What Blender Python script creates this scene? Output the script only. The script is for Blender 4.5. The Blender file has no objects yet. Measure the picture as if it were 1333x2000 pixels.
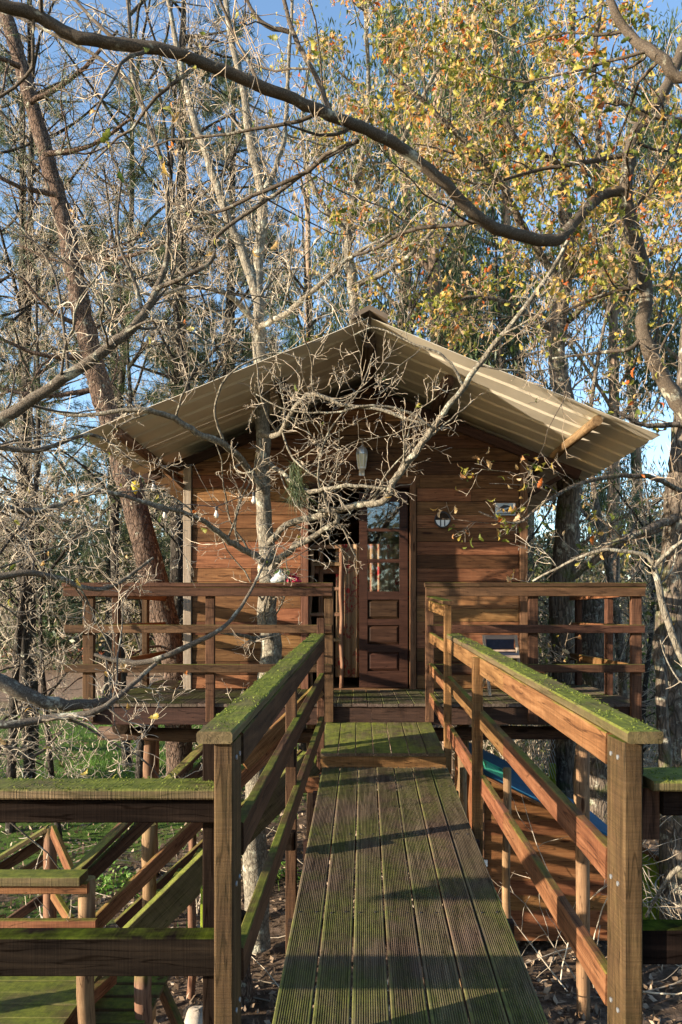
import bpy, math, random
import numpy as np
from mathutils import Vector, Matrix

random.seed(7)
RNG = np.random.default_rng(11)
S = bpy.context.scene
COL = S.collection
PI = math.pi
EYE = 3.3            # eye height above the ground, metres
F = 1400.0           # focal length in photograph pixels (photograph 1333 x 2000)
VX, VY = 700.0, 1200.0

# ------------------------------------------------------------------ camera, world, sun, exposure
cam = bpy.data.cameras.new('camera'); camo = bpy.data.objects.new('camera', cam); COL.objects.link(camo)
S.camera = camo
camo.location = (0, 0, EYE); camo.rotation_euler = (PI/2, 0, 0)
cam.sensor_fit = 'VERTICAL'; cam.sensor_height = 36; cam.lens = F/2000*36
cam.shift_x = -(VX-666.5)/2000; cam.shift_y = (VY-1000)/2000
cam.clip_start = 0.05; cam.clip_end = 3000

SUN_EL, SUN_AZ = math.radians(12), math.radians(21)      # azimuth from -X towards the camera side
to_sun = Vector((-math.cos(SUN_AZ)*math.cos(SUN_EL), -math.sin(SUN_AZ)*math.cos(SUN_EL), math.sin(SUN_EL)))
W = bpy.data.worlds.new('World'); S.world = W; W.use_nodes = True
nt = W.node_tree; bg = nt.nodes['Background']
sky = nt.nodes.new('ShaderNodeTexSky'); sky.sky_type = 'NISHITA'; sky.sun_disc = False
sky.sun_elevation = SUN_EL; sky.sun_rotation = math.atan2(to_sun.x, to_sun.y) % (2*PI)
sky.air_density = 1.0; sky.dust_density = 0.4; sky.ozone_density = 2.2
nt.links.new(sky.outputs[0], bg.inputs[0]); bg.inputs[1].default_value = 0.135
sl = bpy.data.lights.new('sun', 'SUN'); so = bpy.data.objects.new('sun', sl); COL.objects.link(so)
sl.energy = 5.0; sl.angle = math.radians(0.5); sl.color = (1.0, 0.85, 0.66)
so.rotation_euler = (-to_sun).to_track_quat('-Z', 'Y').to_euler(); so.location = (-10, -5, 12)
S.view_settings.view_transform = 'Standard'; S.view_settings.look = 'None'
S.view_settings.gamma = 1; S.view_settings.use_curve_mapping = False
S.view_settings.exposure = 1.68
S.render.engine = 'CYCLES'

# ------------------------------------------------------------------ helpers
def P(px, py, d):
    return Vector(((px-VX)/F*d, d, EYE+(VY-py)/F*d))
WL = {}
def link(o, parent=None, wloc=(0, 0, 0)):
    COL.objects.link(o)
    wloc = Vector(wloc); WL[o.name] = wloc
    if parent is not None:
        o.parent = parent
        o.location = wloc-WL[parent.name]
    else: o.location = wloc
    return o
def thing(name, label, cat, loc=(0, 0, 0), group=None):
    o = bpy.data.objects.new(name, None); o.empty_display_size = .2
    link(o, None, loc); tag(o, label, cat, group); return o
def tag(o, label=None, cat=None, group=None, kind=None):
    if label: o['label'] = label
    if cat: o['category'] = cat
    if group: o['group'] = group
    if kind: o['kind'] = kind
    return o
def mesh_np(name, v, f, mat, smooth=True):
    """v (n,3), f (m,k) constant k"""
    v = np.asarray(v, dtype=np.float32); f = np.asarray(f, dtype=np.int32)
    me = bpy.data.meshes.new(name); k = f.shape[1]
    me.vertices.add(len(v)); me.vertices.foreach_set('co', v.ravel())
    me.loops.add(f.size); me.loops.foreach_set('vertex_index', f.ravel())
    me.polygons.add(len(f)); me.polygons.foreach_set('loop_start', np.arange(0, f.size, k, dtype=np.int32))
    me.polygons.foreach_set('loop_total', np.full(len(f), k, dtype=np.int32))
    me.polygons.foreach_set('use_smooth', np.full(len(f), smooth, dtype=bool))
    me.update(); me.validate()
    me.materials.append(mat); return me
def mesh_py(name, v, f, mat, smooth=False):
    me = bpy.data.meshes.new(name); me.from_pydata([tuple(p) for p in v], [], f); me.update()
    if smooth:
        me.polygons.foreach_set('use_smooth', [True]*len(me.polygons))
    me.materials.append(mat); return me
def obj(name, me, parent=None, wloc=(0, 0, 0), rot=None):
    o = bpy.data.objects.new(name, me); link(o, parent, wloc)
    if rot is not None: o.rotation_mode = 'QUATERNION'; o.rotation_quaternion = rot
    return o
CACHE = {}
def prism_mesh(L, w, h, mat, ch=.004, seg=1):
    """beam along local X (0..L), w across local Y, h across local Z, chamfered long edges"""
    key = (round(L, 3), round(w, 4), round(h, 4), mat.name, ch)
    if key in CACHE: return CACHE[key]
    a, b = w/2, h/2
    c = min(ch, a*.4, b*.4)
    sec = [(-a+c, -b), (a-c, -b), (a, -b+c), (a, b-c), (a-c, b), (-a+c, b), (-a, b-c), (-a, -b+c)]
    v = [(x, y, z) for x in (0, L) for y, z in sec]
    f = [[i, (i+1) % 8, 8+(i+1) % 8, 8+i] for i in range(8)]
    f = [q[::-1] for q in f] + [list(range(8)), list(range(15, 7, -1))]
    # consistent outward winding: recalc
    me = mesh_py('timber', v, f, mat)
    import bmesh
    bm = bmesh.new(); bm.from_mesh(me); bmesh.ops.recalc_face_normals(bm, faces=bm.faces); bm.to_mesh(me); bm.free()
    CACHE[key] = me; return me
def frame_rot(d, up=Vector((0, 0, 1))):
    d = d.normalized()
    if abs(d.dot(up)) > .995: up = Vector((0, 1, 0))
    y = up.cross(d).normalized(); z = d.cross(y)
    return Matrix((d, y, z)).transposed().to_quaternion()
def timber(name, p0, p1, w, h, mat, parent, up=Vector((0, 0, 1)), ch=.004):
    """p0-p1 centre line; w horizontal-ish width, h along up"""
    p0 = Vector(p0); p1 = Vector(p1); L = (p1-p0).length
    return obj(name, prism_mesh(L, w, h, mat, ch), parent, p0, frame_rot(p1-p0, up))
def box(name, x0, x1, y0, y1, z0, z1, mat, parent, ch=.004, axis=None):
    """axis aligned timber, long axis becomes the grain axis"""
    dx, dy, dz = x1-x0, y1-y0, z1-z0
    cx, cy, cz = (x0+x1)/2, (y0+y1)/2, (z0+z1)/2
    if axis is None: axis = max((dx, 'x'), (dy, 'y'), (dz, 'z'))[1]
    if axis == 'x': return timber(name, (x0, cy, cz), (x1, cy, cz), dy, dz, mat, parent, ch=ch)
    if axis == 'y': return timber(name, (cx, y0, cz), (cx, y1, cz), dx, dz, mat, parent, ch=ch)
    return timber(name, (cx, cy, z0), (cx, cy, z1), dx, dy, mat, parent, up=Vector((0, 1, 0)), ch=ch)
def log(name, p0, p1, r, mat, parent, r1=None, sides=12, rings=7, bend=.01, seed=0):
    rg = np.random.default_rng(seed+int(abs(p0[0])*100))
    p0 = Vector(p0); p1 = Vector(p1); L = (p1-p0).length; r1 = r if r1 is None else r1
    v = []
    for i in range(rings):
        t = i/(rings-1); rr = r+(r1-r)*t
        oy, oz = rg.normal(0, bend, 2)*(0 < i < rings-1)
        for k in range(sides):
            a = 2*PI*k/sides; q = rr*(1+rg.normal(0, .025))
            v.append((L*t, oy+q*math.cos(a), oz+q*math.sin(a)))
    f = [[i*sides+k, i*sides+(k+1) % sides, (i+1)*sides+(k+1) % sides, (i+1)*sides+k] for i in range(rings-1) for k in range(sides)]
    n = len(v); v += [(-.004, 0, 0), (L+.004, 0, 0)]
    f += [[n, (k+1) % sides, k] for k in range(sides)] + [[n+1, (rings-1)*sides+k, (rings-1)*sides+(k+1) % sides] for k in range(sides)]
    me = mesh_py(name, v, f, mat, False)
    me.polygons.foreach_set('use_smooth', [len(q) == 4 for q in f])
    return obj(name, me, parent, p0, frame_rot(p1-p0))

def leafcloud(centres, spread, per, size, asp=.45, droop=None, rng=RNG, curl=.25):
    """random diamond leaves; returns verts, faces(quads)"""
    n_ = len(centres)*per
    c = np.repeat(np.asarray(centres), per, 0)+rng.normal(0, 1, (n_, 3))*np.asarray(spread)
    if droop is None: d = rng.normal(0, 1, (n_, 3))
    else: d = rng.normal(0, .35, (n_, 3))+np.asarray(droop)
    d /= np.linalg.norm(d, axis=1, keepdims=True)
    s = rng.normal(0, 1, (n_, 3)); s -= d*(s*d).sum(1, keepdims=True); s /= np.linalg.norm(s, axis=1, keepdims=True)
    nrm = np.cross(d, s); L = size*rng.uniform(.6, 1.35, (n_, 1)); w = L*asp*.5
    a = c; b_ = c+d*L*.45+s*w; e = c+d*L+nrm*L*curl*rng.uniform(-1, 1, (n_, 1)); f_ = c+d*L*.45-s*w
    V = np.stack([a, b_, e, f_], 1).reshape(-1, 3); Fc = np.arange(n_*4).reshape(-1, 4)
    return V, Fc

# ------------------------------------------------------------------ materials
def newmat(name):
    m = bpy.data.materials.new(name); m.use_nodes = True
    n = m.node_tree.nodes; return m, n, m.node_tree.links, n['Principled BSDF']
def ramp(n, stops, interp='LINEAR'):
    r = n.new('ShaderNodeValToRGB'); r.color_ramp.interpolation = interp
    e = r.color_ramp.elements
    while len(e) < len(stops): e.new(.5)
    for i, (p, c) in enumerate(stops): e[i].position = p; e[i].color = (*c, 1) if len(c) == 3 else c
    return r
def mixc(n, l, fac, a, b, bt='MIX'):
    m = n.new('ShaderNodeMix'); m.data_type = 'RGBA'; m.blend_type = bt
    for s, v in ((m.inputs[0], fac), (m.inputs[6], a), (m.inputs[7], b)):
        if hasattr(v, 'links'): l.new(v, s)
        else: s.default_value = v if isinstance(v, (int, float)) else (*v, 1)
    return m.outputs[2]
def math_(n, l, op, a, b=0.0, c=None):
    m = n.new('ShaderNodeMath'); m.operation = op
    for s, v in zip(m.inputs, (a, b, c)):
        if v is None: continue
        if hasattr(v, 'links'): l.new(v, s)
        else: s.default_value = v
    return m.outputs[0]
def noise(n, l, vec, scale, detail=4, rough=.6, dist=0.0):
    t = n.new('ShaderNodeTexNoise'); t.inputs['Scale'].default_value = scale; t.inputs['Detail'].default_value = detail
    t.inputs['Roughness'].default_value = rough; t.inputs['Distortion'].default_value = dist
    if vec is not None: l.new(vec, t.inputs['Vector'])
    return t.outputs[0]
def wood(name, c0, c1, c2, moss=0.0, rough=.75, saw=.3, mosscol=((.04, .065, .008), (.17, .22, .02)), bump=.35, vary=.45, knots=True, side_moss=0.0, spec=.12):
    m, n, l, b = newmat(name)
    tc = n.new('ShaderNodeTexCoord'); oi = n.new('ShaderNodeObjectInfo'); geo = n.new('ShaderNodeNewGeometry')
    off = n.new('ShaderNodeVectorMath'); off.operation = 'MULTIPLY_ADD'
    l.new(oi.outputs['Random'], off.inputs[0]); off.inputs[1].default_value = (37, 91, 53); l.new(tc.outputs['Object'], off.inputs[2])
    mp = n.new('ShaderNodeMapping'); l.new(off.outputs[0], mp.inputs[0]); mp.inputs['Scale'].default_value = (1.2, 16, 16)
    g = noise(n, l, mp.outputs[0], 2.2, 8, .62, .6)
    mp2 = n.new('ShaderNodeMapping'); l.new(off.outputs[0], mp2.inputs[0]); mp2.inputs['Scale'].default_value = (3, 3, 3)
    blot = noise(n, l, mp2.outputs[0], 1.3, 3)
    r = ramp(n, [(.28, c0), (.5, c1), (.74, c2)]); l.new(g, r.inputs[0])
    c = mixc(n, l, math_(n, l, 'MULTIPLY', math_(n, l, 'SUBTRACT', blot, .35), 1.2), r.outputs[0], c0, 'MIX')
    hs = n.new('ShaderNodeHueSaturation'); l.new(c, hs.inputs['Color'])
    l.new(math_(n, l, 'MULTIPLY_ADD', oi.outputs['Random'], vary*2, 1-vary), hs.inputs['Value'])
    rr2 = math_(n, l, 'FRACT', math_(n, l, 'MULTIPLY', oi.outputs['Random'], 17.3))
    l.new(math_(n, l, 'MULTIPLY_ADD', rr2, .03, .485), hs.inputs['Hue'])
    c = hs.outputs[0]
    mpc = n.new('ShaderNodeMapping'); l.new(off.outputs[0], mpc.inputs[0]); mpc.inputs['Scale'].default_value = (1.1, 17, 17)
    cn = noise(n, l, mpc.outputs[0], 1.4, 2, .5, .3)
    ck = ramp(n, [(.484, (1, 1, 1)), (.497, (.3, .27, .25)), (.503, (.3, .27, .25)), (.516, (1, 1, 1))]); l.new(cn, ck.inputs[0])
    c = mixc(n, l, .8, c, ck.outputs[0], 'MULTIPLY')
    # saw marks across the grain
    mp3 = n.new('ShaderNodeMapping'); l.new(off.outputs[0], mp3.inputs[0]); mp3.inputs['Scale'].default_value = (110, 2.5, 2.5)
    s = noise(n, l, mp3.outputs[0], 1.6, 2, .5)
    sr = ramp(n, [(.35, (1-saw*.6,)*3), (.65, (1, 1, 1))]); l.new(s, sr.inputs[0])
    c = mixc(n, l, 1.0, c, sr.outputs[0], 'MULTIPLY')
    if knots:
        mp4 = n.new('ShaderNodeMapping'); l.new(off.outputs[0], mp4.inputs[0]); mp4.inputs['Scale'].default_value = (2.2, 9, 9)
        vo = n.new('ShaderNodeTexVoronoi'); vo.inputs['Scale'].default_value = .8; l.new(mp4.outputs[0], vo.inputs['Vector'])
        kr = ramp(n, [(.0, (.25, .2, .18)), (.09, (.3, .22, .2)), (.14, (1, 1, 1))]); l.new(vo.outputs['Distance'], kr.inputs[0])
        c = mixc(n, l, 1.0, c, kr.outputs[0], 'MULTIPLY')
    if moss > 0 or side_moss > 0:
        sx = n.new('ShaderNodeSeparateXYZ'); l.new(geo.outputs['Normal'], sx.inputs[0])
        mr = n.new('ShaderNodeMapRange'); l.new(sx.outputs[2], mr.inputs[0]); mr.inputs[1].default_value = .35; mr.inputs[2].default_value = .85
        mr.inputs[3].default_value = side_moss; mr.inputs[4].default_value = 1
        nn = noise(n, l, geo.outputs['Position'], 2.4, 5, .65)
        nr = ramp(n, [(.5-.33*moss-.05, (0, 0, 0)), (.62-.2*moss, (1, 1, 1))]); l.new(nn, nr.inputs[0])
        mk = math_(n, l, 'MULTIPLY', mr.outputs[0], nr.outputs[0])
        mk = math_(n, l, 'MULTIPLY', mk, min(1, .55+moss*.4))
        mn = noise(n, l, geo.outputs['Position'], 22, 5, .7)
        mc = ramp(n, [(.3, mosscol[0]), (.7, mosscol[1])]); l.new(mn, mc.inputs[0])
        c = mixc(n, l, mk, c, mc.outputs[0])
    l.new(c, b.inputs['Base Color']); b.inputs['Roughness'].default_value = rough
    b.inputs['Specular IOR Level'].default_value = spec
    bp = n.new('ShaderNodeBump'); bp.inputs['Strength'].default_value = bump; bp.inputs['Distance'].default_value = .006
    l.new(math_(n, l, 'ADD', g, math_(n, l, 'MULTIPLY', s, .5)), bp.inputs['Height']); l.new(bp.outputs[0], b.inputs['Normal'])
    return m
def bark(name, c0, c1, c2, lichen=0.0, scale=14, stretch=.25, bump=1.0, moss=0.0, dist=.02):
    m, n, l, b = newmat(name)
    geo = n.new('ShaderNodeNewGeometry')
    mp = n.new('ShaderNodeMapping'); l.new(geo.outputs['Position'], mp.inputs[0]); mp.inputs['Scale'].default_value = (1, 1, stretch)
    wn = n.new('ShaderNodeTexNoise'); wn.inputs['Scale'].default_value = scale*.5; l.new(mp.outputs[0], wn.inputs['Vector'])
    va = n.new('ShaderNodeVectorMath'); va.operation = 'MULTIPLY_ADD'; l.new(wn.outputs['Color'], va.inputs[0]); va.inputs[1].default_value = (.07, .07, .07); l.new(mp.outputs[0], va.inputs[2])
    vo = n.new('ShaderNodeTexVoronoi'); vo.feature = 'DISTANCE_TO_EDGE'; vo.inputs['Scale'].default_value = scale; l.new(va.outputs[0], vo.inputs['Vector'])
    g = noise(n, l, mp.outputs[0], scale*2.2, 6, .7)
    e = ramp(n, [(.0, (.25, .25, .25)), (.10, (1, 1, 1))]); l.new(vo.outputs['Distance'], e.inputs[0])
    r = ramp(n, [(.3, c0), (.5, c1), (.72, c2)]); l.new(g, r.inputs[0])
    c = mixc(n, l, e.outputs[0], c0, r.outputs[0])
    if lichen > 0:
        ln = noise(n, l, geo.outputs['Position'], 9, 5, .7)
        lr = ramp(n, [(.62-.25*lichen, (0, 0, 0)), (.7-.2*lichen, (1, 1, 1))]); l.new(ln, lr.inputs[0])
        lc = ramp(n, [(.35, (.32, .33, .27)), (.65, (.5, .49, .38))]); l.new(noise(n, l, geo.outputs['Position'], 30, 3), lc.inputs[0])
        c = mixc(n, l, math_(n, l, 'MULTIPLY', lr.outputs[0], .85), c, lc.outputs[0])
    if moss > 0:
        ln = noise(n, l, geo.outputs['Position'], 3.5, 5, .7)
        lr = ramp(n, [(.6-.25*moss, (0, 0, 0)), (.72-.2*moss, (1, 1, 1))]); l.new(ln, lr.inputs[0])
        c = mixc(n, l, math_(n, l, 'MULTIPLY', lr.outputs[0], .7), c, (.07, .09, .02))
    l.new(c, b.inputs['Base Color']); b.inputs['Roughness'].default_value = .9; b.inputs['Specular IOR Level'].default_value = .15
    bp = n.new('ShaderNodeBump'); bp.inputs['Strength'].default_value = bump; bp.inputs['Distance'].default_value = dist
    l.new(math_(n, l, 'ADD', math_(n, l, 'MULTIPLY', e.outputs[0], .7), g), bp.inputs['Height']); l.new(bp.outputs[0], b.inputs['Normal'])
    return m
def leafmat(name, stops, island=True, trans=.35, rough=.55, veins=False):
    m, n, l, b = newmat(name)
    if island: rnd = n.new('ShaderNodeNewGeometry').outputs['Random Per Island']
    else: rnd = n.new('ShaderNodeObjectInfo').outputs['Random']
    r = ramp(n, stops); l.new(rnd, r.inputs[0])
    geo = n.new('ShaderNodeNewGeometry')
    nz = noise(n, l, geo.outputs['Position'], 60, 3)
    nr = ramp(n, [(.35, (.55, .5, .45)), (.6, (1, 1, 1))]); l.new(nz, nr.inputs[0])
    c = mixc(n, l, 1.0, r.outputs[0], nr.outputs[0], 'MULTIPLY') if veins else r.outputs[0]
    l.new(c, b.inputs['Base Color']); b.inputs['Roughness'].default_value = rough; b.inputs['Specular IOR Level'].default_value = .3
    tr = n.new('ShaderNodeBsdfTranslucent'); l.new(c, tr.inputs[0])
    mx = n.new('ShaderNodeMixShader'); mx.inputs[0].default_value = trans
    l.new(b.outputs[0], mx.inputs[1]); l.new(tr.outputs[0], mx.inputs[2]); l.new(mx.outputs[0], n['Material Output'].inputs[0])
    return m
def plain(name, c, rough=.6, metal=0, spec=.5, var=.15, scale=20, bump=0):
    m, n, l, b = newmat(name)
    tc = n.new('ShaderNodeTexCoord'); g = noise(n, l, tc.outputs['Object'], scale, 5, .65)
    r = ramp(n, [(.3, tuple(x*(1-var) for x in c)), (.7, tuple(min(1, x*(1+var)) for x in c))]); l.new(g, r.inputs[0])
    l.new(r.outputs[0], b.inputs['Base Color']); b.inputs['Roughness'].default_value = rough; b.inputs['Metallic'].default_value = metal
    b.inputs['Specular IOR Level'].default_value = spec
    if bump:
        bp = n.new('ShaderNodeBump'); bp.inputs['Strength'].default_value = bump; bp.inputs['Distance'].default_value = .01; l.new(g, bp.inputs['Height']); l.new(bp.outputs[0], b.inputs['Normal'])
    return m
M = {}
M['siding'] = wood('siding_wood', (.065, .028, .013), (.150, .068, .029), (.26, .132, .062), vary=.6, saw=.1, rough=.6)
M['trim'] = wood('trim_wood', (.07, .034, .02), (.13, .065, .037), (.19, .10, .06), vary=.15, saw=.15)
M['greytrim'] = wood('pale_grey_trim', (.20, .155, .115), (.29, .235, .18), (.38, .32, .26), vary=.1, saw=.15)  # paler and greyer than the other trim, for the left corner board
M['rail'] = wood('rail_wood', (.035, .018, .010), (.08, .040, .022), (.145, .075, .040), moss=.08, saw=.35, vary=.22, bump=.6)
M['railnew'] = wood('bridge_rail_wood', (.075, .032, .014), (.17, .078, .032), (.27, .14, .065), moss=.1, saw=.35, vary=.15, bump=.6)
M['rail_dark'] = wood('near_black_wood', (.006, .0045, .004), (.014, .010, .008), (.028, .019, .014), spec=.0, rough=1.0, moss=.12, saw=.3, vary=.2)  # near-black brown, fully matte, no specular
M['post'] = wood('post_wood', (.028, .015, .009), (.07, .037, .020), (.14, .078, .040), saw=.35, moss=.3, vary=.12, bump=.7, side_moss=.05)
M['cap'] = wood('mossy_cap_wood', (.05, .034, .02), (.10, .07, .04), (.18, .125, .07), moss=.45, saw=.4, vary=.1, bump=.8, side_moss=.15, mosscol=((.045, .07, .008), (.19, .225, .025)))
M['bridge'] = wood('bridge_board_wood', (.06, .042, .028), (.15, .105, .068), (.26, .185, .12), moss=.2, saw=.2, vary=.12, bump=.5, mosscol=((.04, .06, .012), (.15, .18, .025)), knots=False)
M['plat'] = wood('platform_wood', (.055, .038, .025), (.12, .085, .055), (.20, .145, .095), moss=.28, saw=.2, vary=.15, bump=.5, mosscol=((.04, .06, .012), (.22, .26, .025)))
M['floor'] = wood('deck_floor_wood', (.05, .036, .028), (.10, .075, .057), (.17, .125, .098), moss=.15, saw=.2, vary=.15, knots=False)
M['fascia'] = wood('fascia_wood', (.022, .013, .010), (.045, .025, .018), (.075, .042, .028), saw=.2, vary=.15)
M['door'] = wood('door_wood', (.022, .011, .007), (.042, .021, .013), (.07, .036, .022), saw=.05, vary=.05, rough=.45, knots=False, bump=.15)
M['log'] = wood('log_wood', (.09, .05, .03), (.19, .11, .06), (.30, .19, .11), saw=.1, vary=.2, moss=.2)
M['darklog'] = wood('dark_log_wood', (.03, .02, .015), (.07, .045, .03), (.12, .08, .055), saw=.1, vary=.2)
M['shed'] = wood('shed_wood', (.08, .032, .013), (.15, .065, .025), (.21, .10, .042), saw=.1, vary=.12)
M['interior'] = wood('interior_wood', (.08, .04, .02), (.16, .08, .04), (.22, .12, .06), saw=.05, vary=.1)
M['mossfence'] = wood('mossy_fence_wood', (.08, .07, .03), (.16, .15, .05), (.25, .22, .08), moss=.9, side_moss=.95, vary=.2, mosscol=((.10, .15, .01), (.30, .36, .03)))
M['bark_lichen'] = bark('lichen_bark', (.07, .06, .045), (.17, .15, .115), (.30, .27, .21), lichen=.25, scale=26, stretch=.5, bump=.8, dist=.01)
M['bark_oak'] = bark('oak_branch_bark', (.04, .03, .022), (.10, .08, .06), (.19, .155, .115), lichen=.2, scale=95, stretch=.8, bump=.7, dist=.005)
M['bark_pine'] = bark('pine_bark', (.035, .024, .018), (.12, .08, .058), (.25, .18, .14), lichen=.1, scale=24, stretch=.35, bump=1, dist=.035)
M['bark_grey'] = bark('grey_bark', (.05, .04, .03), (.14, .11, .085), (.26, .215, .16), lichen=.2, scale=18, stretch=.25, bump=1, dist=.025, moss=.25)
M['bark_dark'] = bark('dark_bark', (.02, .017, .013), (.05, .042, .034), (.10, .085, .07), lichen=.1, scale=16, stretch=.3, bump=1, dist=.03)
M['bark_euc'] = bark('peeling_bark', (.12, .085, .06), (.28, .2, .14), (.45, .34, .25), lichen=0, scale=7, stretch=.08, bump=.7)
M['bark_limb'] = bark('grey_limb_bark', (.05, .04, .03), (.12, .10, .078), (.21, .18, .14), lichen=.3, scale=60, stretch=.8, bump=.8, dist=.006)
M['bark_moss'] = bark('mossy_bark', (.03, .028, .02), (.07, .07, .04), (.15, .15, .09), lichen=.15, scale=20, stretch=.5, bump=1, moss=.9, dist=.012)
def twigmat(name, a, b_):
    m, n, l, b = newmat(name)
    geo = n.new('ShaderNodeNewGeometry')
    r = ramp(n, [(0, a), (1, b_)]); l.new(geo.outputs['Random Per Island'], r.inputs[0])
    nz = noise(n, l, geo.outputs['Position'], 18, 3); nr = ramp(n, [(.35, (.55, .5, .45)), (.6, (1, 1, 1))]); l.new(nz, nr.inputs[0])
    l.new(mixc(n, l, 1.0, r.outputs[0], nr.outputs[0], 'MULTIPLY'), b.inputs['Base Color']); b.inputs['Roughness'].default_value = .8
    return m
M['twig_pale'] = twigmat('pale_twigs', (.24, .20, .15), (.60, .52, .40))
M['twig_brown'] = twigmat('brown_twigs', (.20, .15, .10), (.50, .40, .28))
M['twig_dark'] = twigmat('dark_twigs', (.05, .04, .03), (.14, .11, .08))
OAK = [(0, (.06, .10, .02)), (.3, (.17, .20, .03)), (.5, (.42, .38, .07)), (.68, (.56, .34, .08)), (.86, (.56, .42, .24)), (.93, (.50, .18, .04)), (1, (.45, .09, .015))]
M['oakleaf'] = leafmat('oak_leaf', OAK, False, .4, .5, True)
M['oakleaves'] = leafmat('oak_leaves', OAK, True, .5, .5)
M['euc'] = leafmat('eucalyptus_leaves', [(0, (.03, .055, .025)), (.5, (.06, .095, .04)), (.85, (.11, .14, .055)), (1, (.18, .17, .07))], True, .3, .45)
M['needles'] = leafmat('pine_needles', [(0, (.035, .06, .025)), (.6, (.07, .10, .04)), (1, (.15, .15, .06))], True, .15, .5)
M['bush'] = leafmat('bush_leaves', [(0, (.035, .045, .015)), (.5, (.09, .095, .03)), (.8, (.17, .14, .06)), (1, (.22, .15, .08))], True, .3, .6)
M['litter'] = leafmat('fallen_leaves', [(0, (.10, .065, .04)), (.5, (.20, .14, .09)), (1, (.36, .28, .20))], True, .1, .7)
M['moss'] = leafmat('moss_tufts', [(0, (.04, .06, .008)), (.6, (.12, .16, .018)), (1, (.20, .22, .03))], True, .2, .8)
M['grass'] = leafmat('grass_blades', [(0, (.05, .12, .015)), (.6, (.10, .22, .03)), (1, (.2, .28, .06))], True, .35, .6)
M['roof'] = plain('cream_roof_metal', (.55, .50, .40), .45, 0, .4, .10, 3)
M['ridge'] = plain('brown_ridge_metal', (.10, .075, .05), .5, 0, .4, .2, 6)
M['white'] = plain('white_enamel', (.72, .72, .70), .35, 0, .5, .06)
M['wmetal'] = plain('galvanised_zinc', (.55, .60, .66), .3, .6, .5, .1)
M['greybox'] = plain('grey_plastic', (.33, .38, .42), .5, 0, .5, .08)
M['black'] = plain('black_plastic', (.015, .015, .018), .5)
M['blue'] = plain('blue_roof_felt', (.012, .085, .17), .75, 0, .3, .25, 9, .3)
M['stone'] = plain('boulder_stone', (.34, .30, .25), .9, 0, .2, .35, 5, .6)
M['fabric'] = plain('dark_blue_fabric', (.03, .035, .055), .9, 0, .1, .2)
M['chairwood'] = wood('chair_wood', (.26, .2, .15), (.36, .28, .21), (.46, .37, .28), saw=.05, vary=.1, knots=False)
M['teal'] = plain('teal_plastic', (.05, .35, .22), .4)
M['red'] = leafmat('red_petals', [(0, (.35, .01, .04)), (1, (.6, .03, .10))], True, .3)
M['green'] = leafmat('pot_plant_leaves', [(0, (.05, .12, .02)), (1, (.2, .28, .05))], True, .3)
M['yellow'] = plain('yellow_plastic', (.7, .5, .03), .4)
M['bulb'] = plain('frosted_bulb', (.75, .66, .55), .25)
M['wire'] = plain('galvanised_wire', (.4, .42, .44), .4, .7)
M['orange'] = plain('orange_net', (.65, .16, .06), .7)
M['lampglass'] = plain('ribbed_lamp_glass', (.62, .58, .42), .15, 0, .8, .1)
# glass
m, n, l, b = newmat('door_glass'); M['glass'] = m
gl = n.new('ShaderNodeBsdfGlossy'); gl.inputs['Roughness'].default_value = .02; gl.inputs['Color'].default_value = (.9, .95, 1, 1)
tr = n.new('ShaderNodeBsdfTransparent'); tr.inputs[0].default_value = (.95, .96, .95, 1)
fr = n.new('ShaderNodeFresnel'); fr.inputs[0].default_value = 1.5
tcg = n.new('ShaderNodeTexCoord'); bpg = n.new('ShaderNodeBump'); bpg.inputs['Strength'].default_value = .08; l.new(noise(n, l, tcg.outputs['Object'], 6, 2), bpg.inputs['Height']); l.new(bpg.outputs[0], gl.inputs['Normal'])
mx = n.new('ShaderNodeMixShader'); l.new(math_(n, l, 'ADD', math_(n, l, 'MULTIPLY', fr.outputs[0], 1.6), .05), mx.inputs[0]); l.new(tr.outputs[0], mx.inputs[1]); l.new(gl.outputs[0], mx.inputs[2]); l.new(mx.outputs[0], n['Material Output'].inputs[0])
# floral curtain
m, n, l, b = newmat('floral_curtain'); M['curtain'] = m
tc = n.new('ShaderNodeTexCoord')
vo = n.new('ShaderNodeTexVoronoi'); vo.inputs['Scale'].default_value = 7; l.new(tc.outputs['Object'], vo.inputs['Vector'])
nz = noise(n, l, tc.outputs['Object'], 26, 3)
d = math_(n, l, 'ADD', vo.outputs['Distance'], math_(n, l, 'MULTIPLY', math_(n, l, 'SUBTRACT', nz, .5), .45))
r = ramp(n, [(0, (.24, .02, .02)), (.20, (.28, .02, .015)), (.23, (.22, .14, .08)), (.40, (.22, .14, .08)), (.42, (.20, .04, .03)), (.47, (.20, .04, .03)), (.49, (.25, .16, .09))], 'LINEAR'); l.new(d, r.inputs[0])
l.new(r.outputs[0], b.inputs['Base Color']); b.inputs['Roughness'].default_value = .9
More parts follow.
